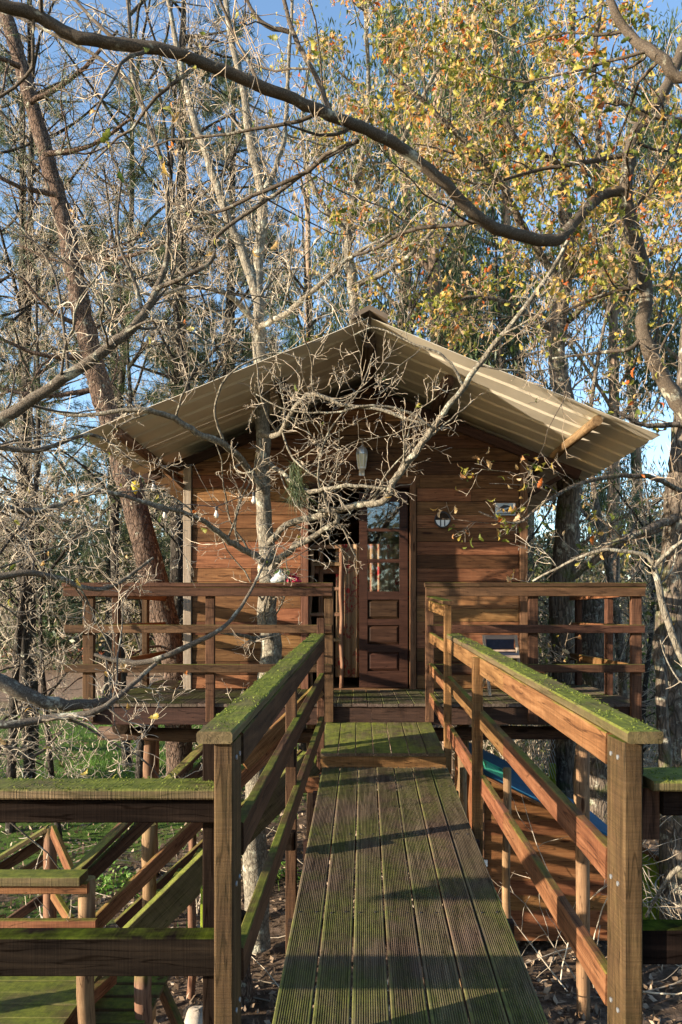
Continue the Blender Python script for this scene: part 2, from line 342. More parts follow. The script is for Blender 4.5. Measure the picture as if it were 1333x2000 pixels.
# ground
m, n, l, b = newmat('ground_soil'); M['ground'] = m
geo = n.new('ShaderNodeNewGeometry'); sx = n.new('ShaderNodeSeparateXYZ'); l.new(geo.outputs['Position'], sx.inputs[0])
g1 = noise(n, l, geo.outputs['Position'], 9, 9, .72); r1 = ramp(n, [(.3, (.035, .024, .016)), (.5, (.10, .070, .048)), (.7, (.22, .16, .12))]); l.new(g1, r1.inputs[0])
g2 = noise(n, l, geo.outputs['Position'], 14, 6, .7); r2 = ramp(n, [(.3, (.03, .055, .012)), (.7, (.09, .15, .025))]); l.new(g2, r2.inputs[0])
g3 = noise(n, l, geo.outputs['Position'], .35, 4); g4 = noise(n, l, geo.outputs['Position'], 4, 5, .7)
gm = math_(n, l, 'ADD', math_(n, l, 'MULTIPLY', g3, .6), math_(n, l, 'MULTIPLY', g4, .5))
xr = n.new('ShaderNodeMapRange'); l.new(sx.outputs[0], xr.inputs[0]); xr.inputs[1].default_value = 1.0; xr.inputs[2].default_value = -3.5; xr.inputs[3].default_value = -.22; xr.inputs[4].default_value = .08
yg = n.new('ShaderNodeMapRange'); l.new(sx.outputs[1], yg.inputs[0]); yg.inputs[1].default_value = 9; yg.inputs[2].default_value = 12.5; yg.inputs[3].default_value = -.10; yg.inputs[4].default_value = .03
gm = math_(n, l, 'ADD', math_(n, l, 'ADD', gm, xr.outputs[0]), yg.outputs[0]); mr = ramp(n, [(.5, (0, 0, 0)), (.58, (1, 1, 1))]); l.new(gm, mr.inputs[0])
c = mixc(n, l, mr.outputs[0], r1.outputs[0], r2.outputs[0])
# bare earth strip in the distance
yr = n.new('ShaderNodeMapRange'); l.new(math_(n, l, 'ADD', sx.outputs[1], math_(n, l, 'MULTIPLY', g3, 8)), yr.inputs[0]); yr.inputs[1].default_value = 26; yr.inputs[2].default_value = 31
r3 = ramp(n, [(.3, (.15, .095, .06)), (.7, (.30, .21, .14))]); l.new(g2, r3.inputs[0])
c = mixc(n, l, yr.outputs[0], c, r3.outputs[0])
l.new(c, b.inputs['Base Color']); b.inputs['Roughness'].default_value = .95; b.inputs['Specular IOR Level'].default_value = .1
bp = n.new('ShaderNodeBump'); bp.inputs['Strength'].default_value = 1; bp.inputs['Distance'].default_value = .05; l.new(g1, bp.inputs['Height']); l.new(bp.outputs[0], b.inputs['Normal'])

# ------------------------------------------------------------------ ground
def gz(x, y):
    x = np.asarray(x, float); y = np.asarray(y, float)
    h = .06*np.sin(x*1.1+.5)*np.cos(y*.9) + .04*np.sin(x*2.7+y*1.9) + .02*np.sin(5*x-3*y)
    h = h + np.clip((y-60)/60, 0, 1.5)*2.2 + np.clip((-x-14)/30, 0, 2)*.8
    return h
t = np.linspace(-1, 1, 150); gx = np.sign(t)*(np.abs(t)**3)*300+t*14
t = np.linspace(0, 1, 170); gy = (t**3)*500+t*30-12
X, Y = np.meshgrid(gx, gy); Z = gz(X, Y)
v = np.stack([X.ravel(), Y.ravel(), Z.ravel()], 1); nx = len(gx); ny = len(gy)
ii = (np.arange(ny-1)[:, None]*nx+np.arange(nx-1)[None]).ravel()
f = np.stack([ii, ii+1, ii+nx+1, ii+nx], 1)
tag(obj('ground', mesh_np('ground', v, f, M['ground'])), kind='structure')

# ------------------------------------------------------------------ cabin
WY = 7.8                 # front wall plane
FZ = EYE-.81             # deck floor level
sW = F/WY
def wx(px): return (px-VX)/sW
def wz(py): return EYE+(VY-py)/sW
WX0, WX1 = wx(362), wx(1028)
CX = .0
RA = EYE+2.61; SL = .404   # roof apex height and slope
AX = (722-VX)/222
def rz(x): return RA-SL*abs(x-AX)
WB = 11.0                # back wall
cabin = thing('timber_cabin', 'wooden tree house cabin with cream metal gable roof and open dark door', 'cabin', (0, WY, FZ))
# wall shells (children of the cabin); front shell behind the siding with the door opening
DX0, DX1, DZ1 = wx(603), wx(799), wz(958)
def wallmesh(polys, mat):
    v = []; f = []
    for p in polys:
        f.append(list(range(len(v), len(v)+len(p)))); v += p
    return mesh_py('wall', [Vector(q)-Vector((0, WY, FZ)) for q in v], f, mat)
y = WY+.03
def slab_front(poly, y0, y1):
    a = [(x, y0, z) for x, z in poly]; b_ = [(x, y1, z) for x, z in poly]
    out = [a, b_[::-1]]
    for i in range(len(poly)): j = (i+1) % len(poly); out.append([a[j], a[i], b_[i], b_[j]])
    return out
polys = []
polys += slab_front([(WX0+.01, FZ), (DX0-.02, FZ), (DX0-.02, rz(DX0)-.12), (WX0+.01, rz(WX0)-.12)], y, y+.05)
polys += slab_front([(DX1+.02, FZ), (WX1-.01, FZ), (WX1-.01, rz(WX1)-.12), (DX1+.02, rz(DX1)-.12)], y, y+.05)
polys += slab_front([(DX0-.02, DZ1+.02), (DX1+.02, DZ1+.02), (DX1+.02, rz(DX1)-.12), (AX, RA-.12), (DX0-.02, rz(DX0)-.12)], y, y+.05)
front = obj('front_wall', wallmesh(polys, M['interior']), cabin, (0, WY, FZ))
polys = slab_front([(WX0+.01, FZ), (WX1-.01, FZ), (WX1-.01, rz(WX1)-.12), (AX, RA-.12), (WX0+.01, rz(WX0)-.12)], WB, WB+.05)
obj('back_wall', wallmesh(polys, M['interior']), cabin, (0, WY, FZ))
for x in (WX0+.012, WX1-.062):
    hz = rz(x)-.14
    polys = [[(x, y+.052, FZ), (x+.05, y+.052, FZ), (x+.05, y+.052, hz), (x, y+.052, hz)], [(x, WB-.002, FZ), (x, WB-.002, hz), (x+.05, WB-.002, hz), (x+.05, WB-.002, FZ)],
             [(x, y+.052, FZ), (x, y+.052, hz), (x, WB-.002, hz), (x, WB-.002, FZ)], [(x+.05, y+.052, FZ), (x+.05, WB-.002, FZ), (x+.05, WB-.002, hz), (x+.05, y+.052, hz)]]
    obj('side_wall', wallmesh(polys, M['interior']), cabin, (0, WY, FZ))
# siding boards
rg = random.Random(3)
BH = .1448; rows = 24
for r_ in range(rows):
    z0 = FZ+.01+r_*BH; z1 = z0+BH-.005
    def xr(z): # roof limits at height z
        d = (RA-.13-z)/SL
        return (max(WX0+.085, AX-d), min(WX1-.085, AX+d))
    lo0, hi0 = xr(z0); lo1, hi1 = xr(z1)
    if hi0-lo0 < .12: break
    if hi1 < lo1: lo1 = hi1 = AX
    spans = [(lo0, hi0)]
    if z0 < DZ1+.0: spans = [(lo0, DX0-.085), (DX1+.085, hi0)]
    for a, b_ in spans:
        if b_-a < .05: continue
        cuts = [a]
        x = a+rg.uniform(.5, 1.5)
        while x < b_-.35: cuts.append(x); x += rg.uniform(.9, 1.9)
        cuts.append(b_)
        for i in range(len(cuts)-1):
            c0 = cuts[i]+(.0015 if i else 0); c1 = cuts[i+1]-(.0015 if i < len(cuts)-2 else 0)
            t0 = lo1 if (i == 0 and a == lo0) else c0
            t1 = hi1 if (i == len(cuts)-2 and b_ == hi0) else c1
            t0 = max(t0, c0) if t0 != lo1 else t0
            if t0 > t1: t0 = t1 = (t0+t1)/2
            if t1 < c0 or t0 > c1: t0, t1 = c0, c1
            py = rg.uniform(-.003, .003); L = c1-c0; h = z1-z0
            th0, th1 = .024, .019   # thicker bottom edge: lapped board
            vv = [(0, -th0+py, 0), (L, -th0+py, 0), (t1-c0, -th1+py, h), (t0-c0, -th1+py, h), (0, .028, 0), (L, .028, 0), (t1-c0, .028, h), (t0-c0, .028, h)]
            ff = [[0, 1, 2, 3], [4, 7, 6, 5], [0, 4, 5, 1], [3, 2, 6, 7], [0, 3, 7, 4], [1, 5, 6, 2]]
            obj('siding_board', mesh_py('siding_board', vv, ff, M['siding']), front, (c0, WY, z0))
# corner boards and door frame
o = box('corner_board', WX0-.01, WX0+.075, WY-.045, WY+.08, FZ, rz(WX0)-.17, M['greytrim'], cabin)
o = box('corner_board', WX1-.075, WX1+.01, WY-.045, WY+.08, FZ, rz(WX1)-.17, M['trim'], cabin)
box('door_frame', DX0-.08, DX0, WY-.03, WY+.07, FZ, DZ1+.02, M['trim'], cabin)
box('door_frame', DX1+.01, DX1+.075, WY-.055, WY+.10, FZ, wz(941), M['greytrim'] if False else M['trim'], cabin)
box('door_frame', DX0-.08, DX1+.008, WY-.048, WY+.07, DZ1+.022, DZ1+.07, M['fascia'], cabin)
# door leaf (right) as stiles, rails, panels, panes
dx0, dx1 = wx(702), wx(797); dy = WY+.02
def dz(py): return EYE+(VY-py)/(F/(WY+.02))
dv = []; df = []
def addbox(x0, x1, y0, y1, z0, z1, V, Fc, o=(0, 0, 0)):
    k = len(V)
    for x in (x0, x1):
        for y_ in (y0, y1):
            for z_ in (z0, z1): V.append((x-o[0], y_-o[1], z_-o[2]))
    Fc += [[k, k+1, k+3, k+2], [k+4, k+6, k+7, k+5], [k, k+4, k+5, k+1], [k+2, k+3, k+7, k+6], [k, k+2, k+6, k+4], [k+1, k+5, k+7, k+3]]
do = (dx0, dy, FZ+.01)
st = .09
for a, b_ in ((dx0, dx0+st), (dx1-st, dx1)): addbox(a, b_, dy, dy+.045, FZ+.012, dz(962), dv, df, do)
for a, b_ in ((962, 979), (1032, 1038), (1092, 1099), (1155, 1171), (1209, 1221), (1259, 1274), (1311, 1343)):
    addbox(dx0+st, dx1-st, dy+.002, dy+.043, dz(b_), dz(a), dv, df, do)
door = obj('door', mesh_py('door', dv, df, M['door']), cabin, do)
for a, b_ in ((979, 1032), (1038, 1092), (1099, 1155)):
    V = []; Fc = []; addbox(dx0+st, dx1-st, dy+.018, dy+.022, dz(b_), dz(a), V, Fc, do)
    obj('pane', mesh_py('pane', V, Fc, M['glass']), door, do)
for a, b_ in ((1171, 1209), (1221, 1259), (1274, 1311)):
    x0, x1, z0, z1 = dx0+st, dx1-st, dz(b_), dz(a); e = .03
    V = [(x, y_, z) for (x, y_, z) in [(x0, dy+.03, z0), (x1, dy+.03, z0), (x1, dy+.03, z1), (x0, dy+.03, z1), (x0+e, dy+.008, z0+e), (x1-e, dy+.008, z0+e), (x1-e, dy+.008, z1-e), (x0+e, dy+.008, z1-e)]]
    V = [tuple(Vector(q)-Vector(do)) for q in V]
    obj('panel', mesh_py('panel', V, [[4, 5, 6, 7], [0, 1, 5, 4], [1, 2, 6, 5], [2, 3, 7, 6], [3, 0, 4, 7]], M['door']), door, do)
# second leaf swung inwards at the left jamb
box('inner_door', DX0-.05, DX0-.01, WY+.14, WY+.62, FZ+.012, DZ1-.01, M['door'], cabin, axis='z')
# cabin floor
box('floor', WX0+.07, WX1-.07, WY+.03, WB-.01, FZ-.04, FZ-.002, M['interior'], cabin)
# interior: bunk bed and curtain
bunk = thing('bunk_bed', 'wooden bunk bed frame and ladder seen through the open door', 'bunk bed', (wx(640), WY+.1, FZ))
by = WY+.095; sB = F/by
def bx_(px): return (px-VX)/sB
def bz(py): return EYE+(VY-py)/sB
for px in (608, 667): log('post', (bx_(px), by, FZ), (bx_(px), by, bz(1068)), .022, M['log'], bunk)
for px in (622,): box('post', bx_(px), bx_(px)+.05, by+.05, by+.10, FZ, bz(1060), M['interior'], bunk)
for py in (1068, 1102, 1150, 1200, 1250): box('rung', bx_(608), bx_(667), by-.015, by+.02, bz(py)-.02, bz(py)+.02, M['log'], bunk)
box('mattress_board', bx_(608), bx_(667), by+.05, by+.9, bz(1102)-.1, bz(1102), M['interior'], bunk)
def curtain(name, x0, x1, yy, z0, z1, label, amp=.018, k=70):
    nn = 60; V = []; Fc = []
    for i in range(nn+1):
        x = x0+(x1-x0)*i/nn; w = amp*math.sin(x*k)+amp*.4*math.sin(x*k*2.3+1)
        V += [(x-x0, w, 0), (x-x0, w*.8, z1-z0)]
    Fc = [[2*i, 2*i+2, 2*i+3, 2*i+1] for i in range(nn)]
    V += [(a, b_+.004, c_) for a, b_, c_ in V[:2*(nn+1)]]
    k0 = 2*(nn+1); Fc += [[k0+2*i+1, k0+2*i+3, k0+2*i+2, k0+2*i] for i in range(nn)]
    Fc += [[2*i, k0+2*i, k0+2*i+2, 2*i+2] for i in range(nn)]
    o = obj(name, mesh_py(name, V, Fc, M['curtain'], True), None, (x0, yy, z0))
    return tag(o, label, 'curtain')
curtain('floral_curtain', wx(655), wx(812), WY+.155, wz(1325), wz(1060), 'cream curtain with red flowers hanging behind the door glass')
# roof
RY0, RY1 = 6.3, 12.2
roof = cabin
def roof_sheet(side, y0, y1):
    """one trapezoidal metal sheet from ridge to eave"""
    pitch = .30; prof = []
    yy = y0
    pts = []
    k0 = math.floor(y0/pitch); 
    base = [(0, 0), (.20, 0), (.222, .016), (.258, .016), (.28, 0)]
    ys = []
    for k in range(k0-1, int(y1/pitch)+2):
        for a, h in base: ys.append((k*pitch+a, h))
    def hh(y_):
        for (a, ha), (b_, hb) in zip(ys, ys[1:]):
            if a <= y_ <= b_: return ha+(hb-ha)*(y_-a)/(b_-a)
        return 0
    pr = [(y0, hh(y0))]+[(a, h) for a, h in ys if y0 < a < y1]+[(y1, hh(y1))]
    xe = AX+side*2.56; nseg = 6
    V = []; Fc = []
    nrm = Vector((side*SL, 0, 1)).normalized()
    m_ = len(pr)
    for lay in (0, -.004):
        for j in range(nseg+1):
            x = AX+side*(.02+(2.54)*j/nseg)
            for (yy, h) in pr:
                V.append((x+nrm.x*(h+lay), yy, rz(x)+nrm.z*(h+lay)+.004*math.sin(yy*3+x*5)))
    N1 = (nseg+1)*m_
    for j in range(nseg):
        for i in range(m_-1):
            q = [j*m_+i, j*m_+i+1, (j+1)*m_+i+1, (j+1)*m_+i]
            Fc.append(q); Fc.append([N1+a for a in q[::-1]])
    for i in range(m_-1):
        Fc.append([nseg*m_+i, nseg*m_+i+1, N1+nseg*m_+i+1, N1+nseg*m_+i])
    for j in range(nseg):
        Fc.append([j*m_, (j+1)*m_, N1+(j+1)*m_, N1+j*m_]); Fc.append([j*m_+m_-1, N1+j*m_+m_-1, N1+(j+1)*m_+m_-1, (j+1)*m_+m_-1])
    o_ = (0, y0, RA)
    V = [(a, b_-y0, c_-RA) for a, b_, c_ in V]
    return obj('roof_sheet', mesh_py('roof_sheet', V, Fc, M['roof']), cabin, o_)
yb = RY0
while yb < RY1-.1:
    ye = min(yb+1.0, RY1)
    for s_ in (-1, 1): roof_sheet(s_, yb, ye-.003)
    yb = ye
# ridge cap: folded brown metal with thickness
V = []
for yy in (RY0-.05, RY1):
    for (dx, dz_) in ((-.16, -.03), (0, .055), (.16, -.03), (.16, -.075), (0, .01), (-.16, -.075)): V.append((dx, yy-RY0, dz_+.035))
Fc = [[i, (i+1) % 6, 6+(i+1) % 6, 6+i] for i in range(6)]+[[0, 5, 4, 1], [1, 4, 3, 2], [6, 7, 10, 11], [7, 8, 9, 10]]
obj('ridge_cap', mesh_py('ridge_cap', V, Fc, M['ridge']), cabin, (AX, RY0, RA))
# purlin logs
for (x, yf, mat_, r_) in ((2.125, 6.36, 'log', .046), (-2.16, 6.42, 'log', .048), (.86, 6.85, 'darklog', .06), (-.74, 6.85, 'darklog', .06)):
    z = rz(x)-.07; log('purlin', (x, yf, z), (x, RY1-.1, z), r_, M[mat_], cabin, sides=14)
log('ridge_beam', (AX, 6.55, RA-.10), (AX, RY1-.1, RA-.10), .07, M['darklog'], cabin, sides=14)
# rafters on the wall plane, running out past the corners
for s_ in (-1, 1):
    for yy, ml in ((WY-.02, 0), (WB-.1, 0)):
        pa = Vector((AX+s_*.04, yy, rz(AX+s_*.04)-.19)); xe = AX+s_*(2.42 if s_ < 0 else 2.3)
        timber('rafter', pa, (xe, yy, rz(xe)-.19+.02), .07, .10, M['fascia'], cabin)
timber('knee_brace', P(357, 952, WY-.05), P(296, 893, WY-.35), .055, .05, M['trim'], cabin)
timber('knee_brace', (WX1+.02, WY, rz(WX1)-.62), (WX1+.42, WY-.02, rz(WX1+.42)-.22), .055, .05, M['fascia'], cabin)

# ------------------------------------------------------------------ terrace deck
DY = 6.55; sD = F/DY
def ex(px): return (px-VX)/sD
def ez(py): return EYE+(VY-py)/sD
deck = thing('terrace_deck', 'raised timber terrace with railings around the front of the cabin', 'terrace', (0, DY, FZ))
DXL, DXR = ex(165), ex(1250)
# floor boards, grooved, running front to back
def grooved(L, w, th, mat, n=14, key=''):
    k_ = ('g', round(L, 2), round(w, 3), mat.name)
    if k_ in CACHE: return CACHE[k_]
    prof = [(-w/2, -th), (-w/2, -.003), (-w/2+.004, 0)]
    x0 = -w/2+.010; step = (w-.020)/n
    for i in range(n):
        a = x0+i*step
        prof += [(a, 0), (a+step*.12, -.0055), (a+step*.48, -.0055), (a+step*.60, 0)]
    prof += [(w/2-.004, 0), (w/2, -.003), (w/2, -th)]
    m_ = len(prof)
    V = [(0, a, b_) for a, b_ in prof]+[(L, a, b_) for a, b_ in prof]
    Fc = [[i+1, i, m_+i, m_+i+1] for i in range(m_-1)]+[[m_-1, m_, ][:0] or [0, m_-1, 2*m_-1, m_], list(range(m_)), list(range(2*m_-1, m_-1, -1))]
    me = mesh_py('deck_board', V, Fc, mat)
    CACHE[k_] = me; return me
x = DXL+.05
while x < DXR-.02:
    w = .138
    yb_ = WY-.03 if (WX0-.02 < x+w and x < WX1+.02) else 9.3
    o = obj('floor_board', grooved(yb_-DY+.02, w-.004, .03, M['floor'], 9), deck, (x+w/2, DY-.02, FZ+rg.uniform(-.003, .001)), frame_rot(Vector((0, 1, 0))))
    x += w+.003
for a, b_ in ((DXL+.06, -.45), (-.448, .12), (.122, 1.0), (1.002, 1.95), (1.952, DXR-.1)):
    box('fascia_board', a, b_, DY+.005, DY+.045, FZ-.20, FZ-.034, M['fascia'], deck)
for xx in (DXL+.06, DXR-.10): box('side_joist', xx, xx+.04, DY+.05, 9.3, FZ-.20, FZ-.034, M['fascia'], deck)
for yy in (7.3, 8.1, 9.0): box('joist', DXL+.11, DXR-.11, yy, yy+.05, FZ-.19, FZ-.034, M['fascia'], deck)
# support logs
log('support_log', P(195, 1432, 7.3), P(690, 1440, 7.3), .07, M['darklog'], deck, sides=12, bend=.015)
log('support_log', P(235, 1420, 6.85), P(262, 1405, 9.2), .075, M['darklog'], deck, sides=12)
log('support_log', P(790, 1431, 7.1), P(1190, 1431, 7.1), .068, M['darklog'], deck, sides=12, bend=.012)
log('support_log', P(1145, 1422, 6.8), P(1090, 1380, 9.2), .07, M['darklog'], deck, sides=12)
for px, d in ((292, 7.45), (1137, 7.0), (612, 7.4), (905, 7.3), (300, 9.1), (1085, 9.1)):
    q = P(px, 1440, d); log('support_post', (q.x, q.y, -.1), (q.x, q.y, FZ-.2), .062, M['log'], deck, sides=12, rings=9)
# railings
def rail_line(x0, x1, tz=1145):
    yc = DY-.03
    box('cap_rail', x0, x1, yc-.075, yc+.055, ez(1147), ez(1140)+.006, M['rail'], deck)
    box('top_rail', x0+.01, x1-.005, yc-.065, yc-.025, ez(1165), ez(1147)-.002, M['rail'], deck)
    for a, b_ in ((1220, 1236), (1296, 1312)):
        box('middle_rail', x0+.02, x1-.01, yc-.065, yc-.028, ez(b_), ez(a), M['rail'], deck)
rail_line(ex(130), ex(651)); rail_line(ex(829), ex(1254))
for a, b_ in ((166, 187), (404, 421), (634, 652), (831, 847), (1031, 1049), (1230, 1250)):
    box('railing_post', ex(a), ex(b_), DY-.053, DY+.003, ez(1408), ez(1147)-.002, M['rail'], deck)
# side railings
for sx_, xi in ((-1, DXL+.03), (1, DXR-.07)):
    for yy in (7.2, 8.2, 9.2): box('railing_post', xi, xi+.06, yy, yy+.09, FZ-.2, ez(1147)-.002, M['rail'], deck)
    box('cap_rail', xi-.035, xi+.095, DY+.03, 9.3, ez(1147), ez(1140)+.006, M['rail'], deck)
    xo = xi+.062 if sx_ < 0 else xi-.037
    for (a, b_) in ((1165, 1149), (1236, 1220), (1312, 1296)):
        box('side_rail', xo, xo+.034, DY+.01, 9.25, ez(a), ez(b_), M['railnew'], deck)

# ------------------------------------------------------------------ footbridge
bridge = thing('footbridge', 'sloping footbridge of ribbed boards with mossy handrails leading to the cabin', 'footbridge', (.2, 4, 2))
# deck line: bottom end (photo y=2000, width .545) .. upper end
def bridge_z(y_): return EYE-1.468+(y_-2.57)*.0815
by0, by1 = 1.3, 5.70
nB = 7; wB = 1.0/nB
dirb = Vector((.0083, 1, .0815)).normalized()
for i in range(nB):
    xc = -.315+wB*(i+.5)
    p0 = Vector((xc+(by0-2.57)*.0083+.002, by0-rg.uniform(0, .02), bridge_z(by0)+rg.uniform(-.002, .002)))
    L = (by1-by0)/dirb.y+rg.uniform(-.008, .004)
    o = obj('deck_board', grooved(L, wB-.007-.002*(i % 2), .03, M['bridge'], 13), bridge, p0, frame_rot(dirb))
    for yj in (1.4, 2.0, 2.9, 3.8, 4.7, 5.6)[:0]: pass
for yj in (1.5, 2.4, 3.35, 4.3, 5.2): box('cross_joist', -.33, .73, yj, yj+.05, bridge_z(yj)-.15, bridge_z(yj)-.036, M['fascia'], bridge)
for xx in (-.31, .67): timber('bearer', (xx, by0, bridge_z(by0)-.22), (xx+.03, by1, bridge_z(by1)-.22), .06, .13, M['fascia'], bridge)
# small level platform between bridge and terrace
pz0, pz1 = EYE-1.105, EYE-.985; py0_, py1_ = 5.73, 6.60
box('riser_board', -.30, .70, 5.715, 5.745, pz0-.125, pz0-.028, M['railnew'], bridge)
pd = Vector((0, py1_-py0_, pz1-pz0))
for i in range(7):
    xa = -.305+i*(1.0/7)+.0714
    xb = xa*.965
    obj('platform_board', prism_mesh(pd.length-rg.uniform(0, .02), .134, .028, M['plat'], .004), bridge, (xa, py0_-.02, pz0-.014), frame_rot(Vector((xb-xa, pd.y, pd.z))))
box('cross_beam', -.75, -.31, 5.62, 5.70, EYE-1.40, EYE-1.28, M['railnew'], bridge)
for xx in (-.28, .64): timber('bearer', (xx, 5.75, pz0-.10), (xx*.965, 6.55, pz1-.10), .05, .11, M['fascia'], bridge)
V = []; Fc = []
for yj in (1.5, 2.4, 3.35, 4.3, 5.2, 5.66):
    for i in range(nB):
        for q_ in (-.035, .035):
            xc = -.315+wB*(i+.5)+q_+rg.uniform(-.006, .006)+(yj-2.57)*.0083; yq = yj+.025+rg.uniform(-.006, .006); zq = bridge_z(yq)
            k = len(V); V += [(xc+.0055*math.cos(a*PI/3), yq+.0055*math.sin(a*PI/3), zq+.0025) for a in range(6)]; V += [(a_[0], a_[1], a_[2]-.006) for a_ in V[k:k+6]]
            Fc += [list(range(k, k+6))]+[[k+a, k+6+a, k+6+(a+1) % 6, k+(a+1) % 6] for a in range(6)]
bl = WL[bridge.name]
tag(obj('screw', mesh_py('screw', [(a-bl[0], b_-bl[1], c_-bl[2]) for a, b_, c_ in V], Fc, M['black']), bridge, bl), kind='stuff')
def lathe_y(name, c, r_, h_, parent):
    V = [(0, r_*math.cos(a*PI/3), r_*math.sin(a*PI/3)) for a in range(6)]; V += [(h_, b_, c_) for a, b_, c_ in V]
    Fc = [list(range(6)), list(range(11, 5, -1))]+[[a, (a+1) % 6, 6+(a+1) % 6, 6+a] for a in range(6)]
    return obj(name, mesh_py(name, V, Fc, M['wire']), parent, c)
def moss_tufts(parent, p0, p1, w, n_, seed):
    rm = np.random.default_rng(seed); p0 = np.array(p0); p1 = np.array(p1); t = rm.uniform(0, 1, n_); off = (rm.beta(.6, .6, n_)-.5)*w
    side = np.cross(norm_(p1-p0), [0, 0, 1.]); side /= np.linalg.norm(side)
    gate = np.sin(t*37+off*60)+np.sin(t*91-off*40)+rm.normal(0, .7, n_) > -.1
    c = (p0+(p1-p0)*t[:, None]+side*off[:, None])[gate]
    V, Fc = leafcloud(c, (.003, .003, .0006), 3, .0048, .8, droop=(0, 0, .25), rng=rm)
    loc = np.array(WL[parent.name]); tag(obj('moss', mesh_np('moss', V-loc, Fc, M['moss']), parent, tuple(loc)), kind='stuff')
def norm_(a): return a/np.linalg.norm(a)
# handrail lines
def lerp(a, b_, t): return a+(b_-a)*t
def rail_run(side, y0, y1, dz0, dz1, xa, xb, w, h, mat, name):
    return timber(name, (xa, y0, EYE-dz0), (xb, y1, EYE-dz1), w, h, mat, bridge)
# left: inner edge -.38 -> -.275 ; right: .806 -> .715
for side in (-1, 1):
    i0, i1 = (-.375, -.275) if side < 0 else (.806, .72)
    y0, y1 = 2.15, 5.86
    def xi(y_): return lerp(i0, i1, (y_-2.15)/3.7)
    # cap in two or three lengths with small offsets
    cuts = [2.14, 5.88] if side < 0 else [2.14, 3.58, 5.1, 5.88]
    for a, b_ in zip(cuts, cuts[1:]):
        off = .052*side
        za = lerp(.368, .175, (a-2.15)/3.7); zb = lerp(.368, .175, (b_-2.15)/3.7)
        j = rg.uniform(-.003, .003)
        timber('cap_rail', (xi(a)+off+j, a+.001, EYE-za), (xi(b_)+off+j, b_-.002, EYE-zb), .108, .037, M['cap'], bridge, ch=.006)
    moss_tufts(bridge, (xi(2.15)+.052*side, 2.15, EYE-.349), (xi(5.85)+.052*side, 5.85, EYE-.156), .106, 1500, 900+side)
    def run(nm, da, db, hh, w=.036, off=.02, ya=2.16, yb2=5.84, mat='railnew'):
        cuts = [ya, yb2] if side < 0 else [ya, lerp(ya, yb2, .42), yb2]
        for a, b_ in zip(cuts, cuts[1:]):
            ta, tb = (a-2.15)/3.7, (b_-2.15)/3.7
            timber(nm, (xi(a)+off*side, a+.001, EYE-lerp(da, db, ta)), (xi(b_)+off*side, b_-.001, EYE-lerp(da, db, tb)), w, hh, M[mat], bridge)
    yy0 = 2.33
    mt_ = 'railnew' if side > 0 else 'rail'
    run('top_rail', .445, .248, .105, ya=yy0, mat=mt_)
    run('middle_rail', *((.825, .555) if side > 0 else (.74, .53)), .11, ya=yy0, mat=mt_)
    run('bottom_rail', *((1.235, .945) if side > 0 else (1.15, .88)), .11, ya=yy0, mat=mt_)
    # posts
    for (yp, depth, top) in ((2.165, .15, .39), (4.45 if side > 0 else 4.02, .07, None), (5.82, .06, None)):
        if yp < 3: xa = xi(yp)+.002*side if side > 0 else xi(yp)-.062
        if yp < 3:
            x0_, x1_ = (-.436, -.377) if side < 0 else (.803, .861)
            box('end_post', x0_, x1_, yp, yp+depth, -.2, EYE-.388, M['post'], bridge, ch=.005)
        else:
            x0_ = xi(yp)+(.042 if side > 0 else -.100)
            if side > 0 and yp < 5: x0_ = .716
            if side > 0 and yp > 5: x0_ = .70
            if side < 0 and yp > 5: x0_ = -.335
            if side < 0 and yp < 5: x0_ = -.408
            zt = EYE-lerp(.39, .196, (yp-2.15)/3.7)
            zb_ = (EYE-1.50) if side > 0 else (EYE-1.9)
            if yp > 5: zb_ = EYE-1.30; zt = EYE+.075 if side > 0 else EYE-.03
            box('railing_post', x0_, x0_+.06, yp, yp+depth, zb_, zt, M['rail' if side < 0 else 'railnew'], bridge)
    bx0 = -.4365 if side < 0 else .8025
    for zb2 in (-.44, -.83, -1.22):
        for yb3 in (2.21, 2.27):
            xx_ = bx0 if side > 0 else -.3765
            k_ = lathe_y('bolt', (xx_, yb3, EYE+zb2), .008, .004*(-1 if side > 0 else 1), bridge)
    # dark spacer blocks
    if side < 0:
        for zc in (1475, 1637):
            q = P(568, zc, 3.99); box('spacer_block', -.415, -.35, 3.96, 4.016, q.z-.06, q.z+.04, M['rail_dark'], bridge)
# little top piece on the right far post linking to terrace corner post
timber('cap_rail', (.73, 5.80, EYE+.095), (.66, 6.49, EYE+.15), .09, .03, M['rail'], bridge)
timber('top_rail', (.715, 5.88, EYE+.03), (.65, 6.46, EYE+.08), .034, .09, M['railnew'], bridge)
for dzz in (.30, .62, .93): timber('middle_rail', (.725, 5.885, EYE-dzz+.03), (.655, 6.46, EYE-dzz*.86+.05), .034, .09, M['railnew'], bridge)
# round support poles below the bridge
for (px, py, d, r_) in ((991, 1500, 5.0, .028), (571, 1700, 4.6, .045), (905, 1500, 6.0, .03), (1139, 1440, 5.9, .055), (280, 1900, 4.7, .055), (892, 1600, 3.2, .03)):
    if (px, d) in ((571, 4.6), (892, 3.2)): continue
    q = P(px, py, d); log('support_pole', (q.x, q.y, -.2), (q.x, q.y, min(q.z, EYE-.75)), r_, M['log'], bridge, sides=12, rings=9, bend=.006)

